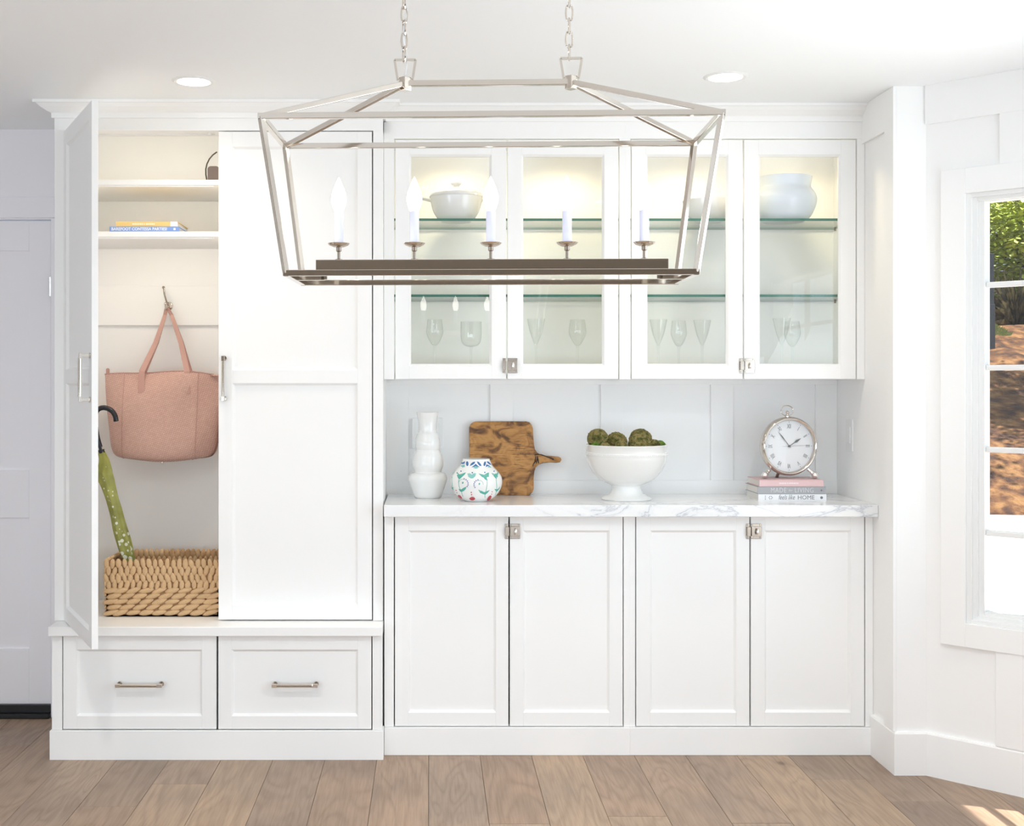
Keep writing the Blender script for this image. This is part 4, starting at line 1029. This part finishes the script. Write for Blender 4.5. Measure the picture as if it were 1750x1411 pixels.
# books under the clock
YK = 4.572; bz = [CT, Z(844.2, YK), Z(831.3, YK), Z(820.2, YK)]
wcov = mat('white_cover', (.80, .81, .83), .4); gcov = mat('grey_cover', (.36, .365, .38), .5); pcov = mat('pink_cover', (.72, .50, .50), .5)
bgp = 'stacked books under the clock'
t = book('book', 'white book at the bottom of the stack under the clock', bgp, X(1296, YK), X(1412.5, YK), YK, YK+.185, bz[0], bz[1]-.0003, wcov)
text('feels like', .0265, M['ink'], t, (X(1344, YK), YK-.0003, (bz[0]+bz[1])/2+.001), shear=.35, sx=.66, off=-.0002)
text('HOME', .0225, M['grey_ink'], t, (X(1377.5, YK), YK-.0003, (bz[0]+bz[1])/2), sx=1.0)
b = bmesh.new(); zc = (bz[0]+bz[1])/2
tube(b, [(X(1404, YK), YK+.001, zc), (X(1404, YK), YK-.0006, zc)], .0052, 14)
for q in range(3): tube(b, [(X(1308, YK), YK+.001, zc+(q-1)*.006), (X(1308, YK), YK-.0006, zc+(q-1)*.006)], .0016, 8)
for a in range(0, 360, 60): tube(b, [(X(1317, YK)+.006*math.cos(R(a)), YK+.001, zc+.005*math.sin(R(a))), (X(1317, YK)+.006*math.cos(R(a)), YK-.0006, zc+.005*math.sin(R(a)))], .0018, 8)
obj('spine_emblem', b, M['grey_ink'], t)
t = book('book', 'grey book with pale title in the middle of the stack under the clock', bgp, X(1295, YK), X(1411.5, YK), YK+.001, YK+.180, bz[1], bz[2]-.0003, gcov)
lg = mat('pale_grey_print', (.66, .66, .66), .5)
zc = (bz[1]+bz[2])/2
text('MADE', .026, lg, t, (X(1330.5, YK), YK+.0007, zc), sx=.80, space=1.1, off=-.0003)
text('for', .012, lg, t, (X(1351, YK), YK+.0007, zc), shear=.3)
text('LIVING', .026, lg, t, (X(1374.5, YK), YK+.0007, zc), sx=.84, space=1.08, off=-.0003)
b = bmesh.new(); tube(b, [(X(1404, YK), YK+.002, zc), (X(1404, YK), YK+.0004, zc)], .004, 4); obj('spine_emblem', b, M['grey_ink'], t)
t = book('book', 'pale pink book on top of the stack, the clock stands on it', bgp, X(1298, YK), X(1408, YK), YK+.003, YK+.178, bz[2], bz[3], pcov)
b = bmesh.new(); x = X(1332, YK)
for wd in (2, 2, 3, 2, 2, 0, 2, 0, 3, 2, 2, 3, 2, 2):
    if wd: bx(b, x, x+wd*.0019, YK+.0022, YK+.003, (bz[2]+bz[3])/2-.003, (bz[2]+bz[3])/2+.003)
    x += (wd+.8)*.0019
obj('spine_title', b, mat('pale_pink_print', (.84, .72, .72), .5), t)

# clock
YCk = 4.655; KC = YCk/F; top = bz[3]
ccx, ccz = X(1348, YCk), Z(762, YCk)
ck = thing('table_clock', 'round silver pocket-watch style table clock with roman numerals on the book stack', 'clock', (ccx, YCk, top))
CM = Matrix.Translation((ccx, YCk, ccz)) @ Matrix.Rotation(R(9), 4, 'Z') @ Matrix.Rotation(R(90), 4, 'X')   # local z -> towards the camera
def CL(p): return CM @ Vector(p)
b = bmesh.new(); r0 = 50.5*KC
lathe(b, [(0, -.030), (r0*.80, -.030), (r0*.93, -.024), (r0*.99, -.012), (r0, 0), (r0*.995, .006), (r0*.965, .013), (r0*.93, .016), (r0*.895, .014), (r0*.870, .008), (r0*.862, .003)], (0, 0, 0), 72)
obj('case', b, nk, ck, M=CM, smooth=True)
b = bmesh.new(); lathe(b, [(0, .002), (r0*.87, .002)], (0, 0, 0), 64); face = obj('dial', b, mat('dial_white', (.84, .85, .86), .35), ck, M=CM)
b = bmesh.new(); lathe(b, [(r0*.905, .0165), (r0*.925, .0175), (r0*.94, .0165)], (0, 0, 0), 64); obj('bezel_ring', b, M['chrome'], ck, M=CM, smooth=True)
nums = ['XII', 'I', 'II', 'III', 'IIII', 'V', 'VI', 'VII', 'VIII', 'IX', 'X', 'XI']
for i, s in enumerate(nums):
    a = R(90-30*i); rr = r0*.665
    c_ = bpy.data.curves.new('numeral', 'FONT'); c_.body = s; c_.size = .024; c_.align_x = 'CENTER'; c_.align_y = 'CENTER'; c_.extrude = .0002; c_.resolution_u = 2; c_.materials.append(M['grey_ink'])
    o = bpy.data.objects.new('numeral', c_); COL.objects.link(o); o.parent = ck
    o.matrix_local = wm(ck).inverted() @ CM @ Matrix.Translation((rr*math.cos(a), rr*math.sin(a), .0026)) @ Matrix.Rotation(a-R(90), 4, 'Z') @ Matrix.Diagonal((.55, 1.0, 1, 1))
b = bmesh.new()
for i in range(12):
    a = R(30*i); tube(b, [(r0*.81*math.cos(a), r0*.81*math.sin(a), .002), (r0*.81*math.cos(a), r0*.81*math.sin(a), .0032)], .0012, 8)
obj('hour_dots', b, M['ink'], ck, M=CM)
def hand(ang, ln, w0, w1, zz, tail=.0, name='hand'):
    a = R(90-ang); bm = bmesh.new(); d_ = Vector((math.cos(a), math.sin(a), 0)); s = Vector((-d_.y, d_.x, 0))
    P_ = [-d_*tail-s*w0*.5, d_*ln*.45-s*w0, d_*ln*.62-s*w1, d_*ln, d_*ln*.62+s*w1, d_*ln*.45+s*w0, -d_*tail+s*w0*.5]
    lo = [bm.verts.new(p+Vector((0, 0, zz))) for p in P_]; hi = [bm.verts.new(p+Vector((0, 0, zz+.0008))) for p in P_]
    bm.faces.new(lo[::-1]); bm.faces.new(hi); n = len(P_)
    for q in range(n): bm.faces.new((lo[q], lo[(q+1) % n], hi[(q+1) % n], hi[q]))
    obj(name, bm, M['grey_ink'], ck, M=CM)
hand(58, r0*.50, .0015, .0048, .004, .006, 'hour_hand')
hand(-39, r0*.64, .0013, .0024, .0055, .008, 'minute_hand')
hand(88, r0*.75, .0005, .0005, .007, .03, 'second_hand')
b = bmesh.new(); lathe(b, [(0, .010), (.004, .009), (.0045, .004)], (0, 0, 0), 16); obj('centre_pin', b, M['grey_ink'], ck, M=CM, smooth=True)
b = bmesh.new(); lathe(b, [(r0*.875, .0125), (0, .0150)], (0, 0, 0), 48); obj('clock_glass', b, M['glass'], ck, M=CM, smooth=True)
b = bmesh.new(); lathe(b, [(.009, -.002), (.009, .004), (.005, .007), (.0045, .011), (.0065, .014), (.0065, .018), (.003, .022), (0, .023)], (0, 0, 0), 16)
obj('crown_knob', b, nk, ck, M=Matrix.Translation((X(1345.5, YCk), YCk, ccz+r0-.001)), smooth=True)
b = bmesh.new(); rg_ = [(X(1345, YCk)+.0232*math.cos(R(a)), YCk+.002*math.sin(R(a)), Z(701.5, YCk)+.0195*math.sin(R(a))) for a in range(0, 360, 12)]; tube(b, rg_, .0017, 8, closed=True); obj('hanging_ring', b, nk, ck, smooth=True)
for sx, pa, pb in ((-1, (1314, 803), (1304.5, 816)), (1, (1380, 801), (1390.5, 816))):
    b = bmesh.new(); a_ = Vector((X(pa[0], YCk), YCk-.005, Z(pa[1], YCk))); b3 = Vector((X(pb[0], YCk), YCk-.018, top+.0135))
    tube(b, smooth_prof([a_, a_.lerp(b3, .4), a_.lerp(b3, .7), b3], 3), [.0065]*4+[.008]*3+[.010]*3, 12)
    bmesh.ops.create_uvsphere(b, u_segments=14, v_segments=10, radius=.0132, matrix=Matrix.Translation(b3)); obj('foot', b, M['chrome'], ck, smooth=True)
b = bmesh.new(); tube(b, [(X(1333, YCk), YCk+.02, ccz-r0*.9), (X(1333, YCk), YCk+.045, top)], .006, 12); obj('rear_foot', b, M['nickel_dark'], ck, smooth=True)

# wall plates
yo = NB
ol = thing('outlet_plate', 'white double outlet cover on the niche wall behind the tall white vase', 'outlet', (X(731, yo), yo, Z(766, yo)))
b = bmesh.new(); extrude_poly(b, rrect(X(704.5, yo), X(757, yo), Z(766, yo), Z(714, yo), .004, 3), YN-.0165, NB+.012); obj('cover_plate', b, M['plastic'], ol, bevel=.001)
for px in (717, 744):
    b = bmesh.new(); extrude_poly(b, rrect(X(px-7.5, yo), X(px+7.5, yo), Z(755, yo), Z(725, yo), .003, 3), YN-.0185, YN-.0160); obj('socket', b, M['plastic'], ol)
swz0, swz1 = Z(770.5, 4.72), Z(716, 4.72)
sw = thing('switch_plate', 'white light switch plate on the side wall right of the clock', 'switch', (WR, 4.72, swz0))
obj('cover_plate', B((WR-.006, WR, 4.682, 4.756, swz0, swz1)), M['plastic'], sw, bevel=.0015)
obj('rocker', B((WR-.0095, WR-.005, 4.702, 4.736, swz0+.03, swz1-.03)), M['plastic'], sw, bevel=.001)

# ------------------------------------------------------------------ things in the wall cabinets
Y = 4.70; sz = SH[0]; KT = Y/F
x = X(779.5, Y)
t = thing('lidded_tureen', 'white lidded tureen with side handles on the upper glass shelf', 'tureen', (x, Y, sz))
b = bmesh.new(); lathe(b, [(r_*KT, z*KT) for r_, z in [(0, 0), (25, 0), (26, 2)]+smooth_prof([(26, 3), (33, 8), (40, 20), (43.5, 34), (45, 42)], 3)+[(46, 43), (45.5, 45), (43, 45)]], (x, Y, sz), 48); obj('body', b, M['ceramic'], t, smooth=True)
b = bmesh.new(); lathe(b, [(r_*KT, z*KT) for r_, z in smooth_prof([(44.5, 45), (42, 49), (32, 54), (16, 57), (8, 58), (5, 60), (5, 62), (8.5, 65), (8, 69), (3, 71), (0, 71)], 3)], (x, Y, sz), 48); obj('lid', b, M['ceramic'], t, smooth=True)
for s in (-1, 1):
    b = bmesh.new(); tube(b, smooth_prof([(x+s*41*KT, Y-.022, sz+37*KT), (x+s*54*KT, Y-.016, sz+40*KT), (x+s*58*KT, Y, sz+41*KT), (x+s*54*KT, Y+.016, sz+40*KT), (x+s*41*KT, Y+.022, sz+37*KT)], 4), .0048, 8); obj('handle', b, M['ceramic'], t, smooth=True)
x = X(1339, Y)
b = bmesh.new(); lathe(b, [(r_*KT, z*KT) for r_, z in [(0, 0), (33, 0)]+smooth_prof([(35, 1), (45, 9), (53, 25), (55, 38), (52, 48), (46.5, 56), (45, 60), (46, 68), (47.5, 76)], 4)+[(45, 76), (43, 60), (48, 48), (50, 30), (30, 5), (0, 5)]], (x, Y, sz), 56)
o = obj('ceramic_jar', b, M['ceramic_blue'], smooth=True, origin=(x, Y, sz)); tag(o, 'large round pale blue-white jar on the upper shelf of the right cabinet', 'jar')
x = X(1212, Y+.02)
b = bmesh.new(); lathe(b, [(r_*KT, z*KT) for r_, z in [(0, 0), (20, 0)]+smooth_prof([(21, 1), (34, 10), (42, 24), (45, 38)], 4)+[(43, 38), (39, 24), (20, 5), (0, 5)]], (x, Y+.02, sz), 48)
o = obj('white_bowl', b, M['ceramic'], smooth=True, origin=(x, Y+.02, sz)); tag(o, 'plain white bowl on the upper shelf behind the third glass door', 'bowl')
# stemware
zf = uz0+.02
def goblet(px, yy, h, rb, label, kind):
    x = X(px, yy)
    t = thing('wine_glass', label, 'glass', (x, yy, zf), 'stemmed glasses behind the glass doors')
    hb = h*.52
    b = bmesh.new(); lathe(b, [(0, 0), (rb*.95, 0), (rb*.95, .0015), (.006, .006), (.0042, .012), (.0038, hb*.5), (.0045, hb-.01), (.008, hb)], (x, yy, zf), 24); obj('stem', b, M['stemware'], t, smooth=True)
    if kind == 0: pr_ = [(.004, hb), (.016, hb+.010), (rb, hb+(h-hb)*.45), (rb*.98, hb+(h-hb)*.7), (rb*.86, h)]
    elif kind == 1: pr_ = [(.004, hb), (.010, hb+.014), (rb*.72, hb+(h-hb)*.5), (rb*1.05, h)]
    else: pr_ = [(.004, hb), (rb*.8, hb+.008), (rb*1.1, hb+(h-hb)*.35), (rb*1.12, h)]
    pr_ = smooth_prof(pr_, 4); b = bmesh.new(); lathe(b, pr_+[(max(r_-.0012, .0005), z+.001) for r_, z in pr_[::-1]], (x, yy, zf), 28); obj('glass_bowl', b, M['stemware'], t, smooth=True)
goblet(743, 4.68, .208, .032, 'tall tulip wine glass at left behind the first glass door', 0)
goblet(805, 4.70, .200, .036, 'straight-sided wine glass at right behind the first glass door', 2)
goblet(916, 4.69, .210, .033, 'flared wine glass at left behind the second glass door', 1)
goblet(987, 4.70, .208, .033, 'wine glass at right behind the second glass door', 0)
goblet(1125, 4.69, .208, .032, 'flared wine glass at left behind the third glass door', 1)
goblet(1160, 4.73, .205, .030, 'wine glass in the middle behind the third glass door', 0)
goblet(1200, 4.68, .205, .032, 'flared wine glass at right behind the third glass door', 1)
goblet(1336, 4.68, .212, .032, 'flared wine glass at left behind the rightmost glass door', 1)
goblet(1354, 4.76, .205, .031, 'wine glass just right of the flared one behind the rightmost glass door', 0)

# ------------------------------------------------------------------ outdoors, beyond the bay window
GZ = -.12
o = struct('patio_ground', B((WR+.2, 40, 5.2, 13.8, GZ-.2, GZ), (cx+.15, 40, -10, 5.2, GZ-.2, GZ)), M['patio'])
bm = bmesh.new(); nx, ny = 60, 50; gr = []
for j in range(ny+1):
    row = []
    for i in range(nx+1):
        xx = -2+i*26/nx; yy = 13.5+j*16.5/ny; t_ = min(1, max(0, (yy-13.5)/6.6)); zz = GZ-.1+(2.50*t_**.9 if t_ < 1 else 2.50)+.10*noise.noise(Vector((xx*.9, yy*.9, 0)))+.05*noise.noise(Vector((xx*4, yy*4, 0)))
        row.append(bm.verts.new((xx, yy, zz)))
    gr.append(row)
for j in range(ny):
    for i in range(nx): bm.faces.new((gr[j][i], gr[j][i+1], gr[j+1][i+1], gr[j+1][i]))
struct('mulch_bank', bm, M['mulch'], smooth=True)
def bankz(yy): return GZ-.1+2.5*min(1, max(0, (yy-13.5)/6.6))**.9
b = bmesh.new()
for i in range(1500):
    a = Vector((random.uniform(7.4, 9.25), random.uniform(19.5, 20.0), 0)); a.z = bankz(a.y)+.02; h_ = random.uniform(.02, .07); q = a+Vector((random.uniform(-.05, .05), 0, h_))
    v = [b.verts.new(p) for p in (a+Vector((-.012, 0, 0)), a+Vector((.012, 0, 0)), q)]; b.faces.new(v)
o = obj('grass_tuft', b, M['grass']); tag(o, 'strip of short green grass at the top of the mulch bank', 'grass', kind='stuff')
# bollard
Yp = 19.0; zp = bankz(Yp); t = thing('bollard', 'slim charcoal bollard post on the mulch bank seen through the window', 'bollard', (X(1693.5, Yp), Yp, zp))
zt_ = Z(433, Yp); zm_ = Z(520, Yp); zb_ = Z(563, Yp)
obj('post', B((X(1690.5, Yp), X(1697.5, Yp), Yp-.03, Yp+.03, zm_-.02, zt_)), M['post'], t, bevel=.008)
obj('post_base', B((X(1689.5, Yp), X(1698.8, Yp), Yp-.045, Yp+.045, min(zb_, zp)-.05, zm_)), M['post'], t, bevel=.006)
def tree(name, label, x, y, z, r, hz, nleaf, ls, seed, cxo=0):
    rnd = random.Random(seed); t = thing(name, label, 'tree', (x, y, bankz(y)), None)
    b = bmesh.new(); b0 = bankz(y)-.1
    tube(b, smooth_prof([(x, y, b0), (x+.08, y, b0+(z-b0)*.5), (x-.05, y+.1, z)], 4), .11, 10)
    for k in range(9):
        a = k*2.4; tube(b, smooth_prof([(x, y, b0+(z-b0)*(.5+.05*k)), (x+r*.35*math.cos(a), y+r*.35*math.sin(a), z-.2*r+.1*k*r/4), (x+r*.8*math.cos(a), y+r*.8*math.sin(a), z+r*.1*k/3)], 3), [.05]*3+[.035]*2+[.02]*2, 6)
    obj('trunk', b, M['bark'], t, smooth=True)
    cl = [(rnd.gauss(0, .5)*r, rnd.gauss(0, .5)*r, rnd.gauss(0, .45)*hz) for _ in range(46)]
    vs_ = []; fs = []
    for i in range(nleaf):
        c_ = cl[rnd.randrange(len(cl))]; s = .27*r
        p = Vector((x+c_[0]+rnd.gauss(0, s*.6), y+c_[1]+rnd.gauss(0, s*.6), z+c_[2]+rnd.gauss(0, s*.5)))
        d_ = Vector((rnd.uniform(-1, 1), rnd.uniform(-1, 1), rnd.uniform(-.5, .3))).normalized(); p.x += cxo; q = d_.cross(Vector((rnd.uniform(-.4, .4), rnd.uniform(-.4, .4), 1))).normalized()
        L_ = ls*rnd.uniform(.6, 1.2); n = len(vs_)
        vs_ += [p, p+d_*L_*.5+q*L_*.3, p+d_*L_, p+d_*L_*.5-q*L_*.3]; fs.append((n, n+1, n+2, n+3))
    me = bpy.data.meshes.new('foliage'); me.from_pydata([tuple(v-Vector(t.location)) for v in vs_], [], fs); me.materials.append(M['leaf'])
    o = bpy.data.objects.new('foliage', me); COL.objects.link(o); o.parent = t; o['kind'] = 'stuff'
    return t
tree('garden_tree', 'bushy bright green tree filling the top window pane', X(1815, 22.5), 22.5, 3.9, 2.0, 1.9, 30000, .11, 1, -.6)
tree('garden_tree', 'green tree farther behind, seen through the leaves in the window', X(1850, 32), 32, 5.2, 2.6, 2.4, 14000, .16, 2, -1.4)
tree('garden_tree', 'bushy green tree to the left of the window view, past the column', 5.4, 24.5, 4.3, 2.1, 1.8, 9000, .17, 4)
tree('garden_tree', 'tall shade tree beside the mulch bank throwing dappled shade on it', 9.9, 16.2, 6.9, 1.3, .7, 3600, .13, 3)
# flax
fx, fy = X(1738, 21.1), 21.1
t = thing('flax_plant', 'spiky dark flax plant on the bank beside the bollard', 'plant', (fx, fy, bankz(fy)))
b = bmesh.new()
for i in range(260):
    a = random.uniform(0, 2*math.pi); el = random.uniform(.15, 1.4); L_ = random.uniform(.8, 1.3); z_ = bankz(fy)
    d_ = Vector((math.cos(a)*math.cos(el), math.sin(a)*math.cos(el), math.sin(el))); s = d_.cross(Vector((0, 0, 1))).normalized()*.022
    p0 = Vector((fx, fy, z_)); p1 = p0+d_*L_*.6; p2 = p0+d_*L_+Vector((0, 0, -.12*L_))
    v = [b.verts.new(q) for q in (p0-s*.6, p1-s, p2, p1+s, p0+s*.6)]; b.faces.new(v)
ob = obj('blades', b, M['flax'], t); ob['kind'] = 'stuff'
# fence behind
t = thing('garden_fence', 'low brown board fence behind the flax plant', 'fence', (X(1760, 27), 27, bankz(27)))
zf0, zf1 = Z(560, 27), Z(474, 27)
for k in range(22): obj('fence_board', B((7+k*.42, 7+k*.42+.40, 27, 27.03, bankz(27)-.2, zf1)), M['fence'], t)
obj('fence_cap', B((6.9, 16.4, 26.97, 27.06, zf1, zf1+.14)), M['hedge'], t)

# lettering becomes plain meshes
dg = bpy.context.evaluated_depsgraph_get()
for o in [q for q in COL.objects if q.type == 'FONT']:
    me = bpy.data.meshes.new_from_object(o.evaluated_get(dg)); n = o.name; par = o.parent; mx = o.matrix_local.copy(); cur = o.data
    bpy.data.objects.remove(o); bpy.data.curves.remove(cur)
    q = bpy.data.objects.new(n, me); COL.objects.link(q); q.parent = par; q.matrix_local = mx
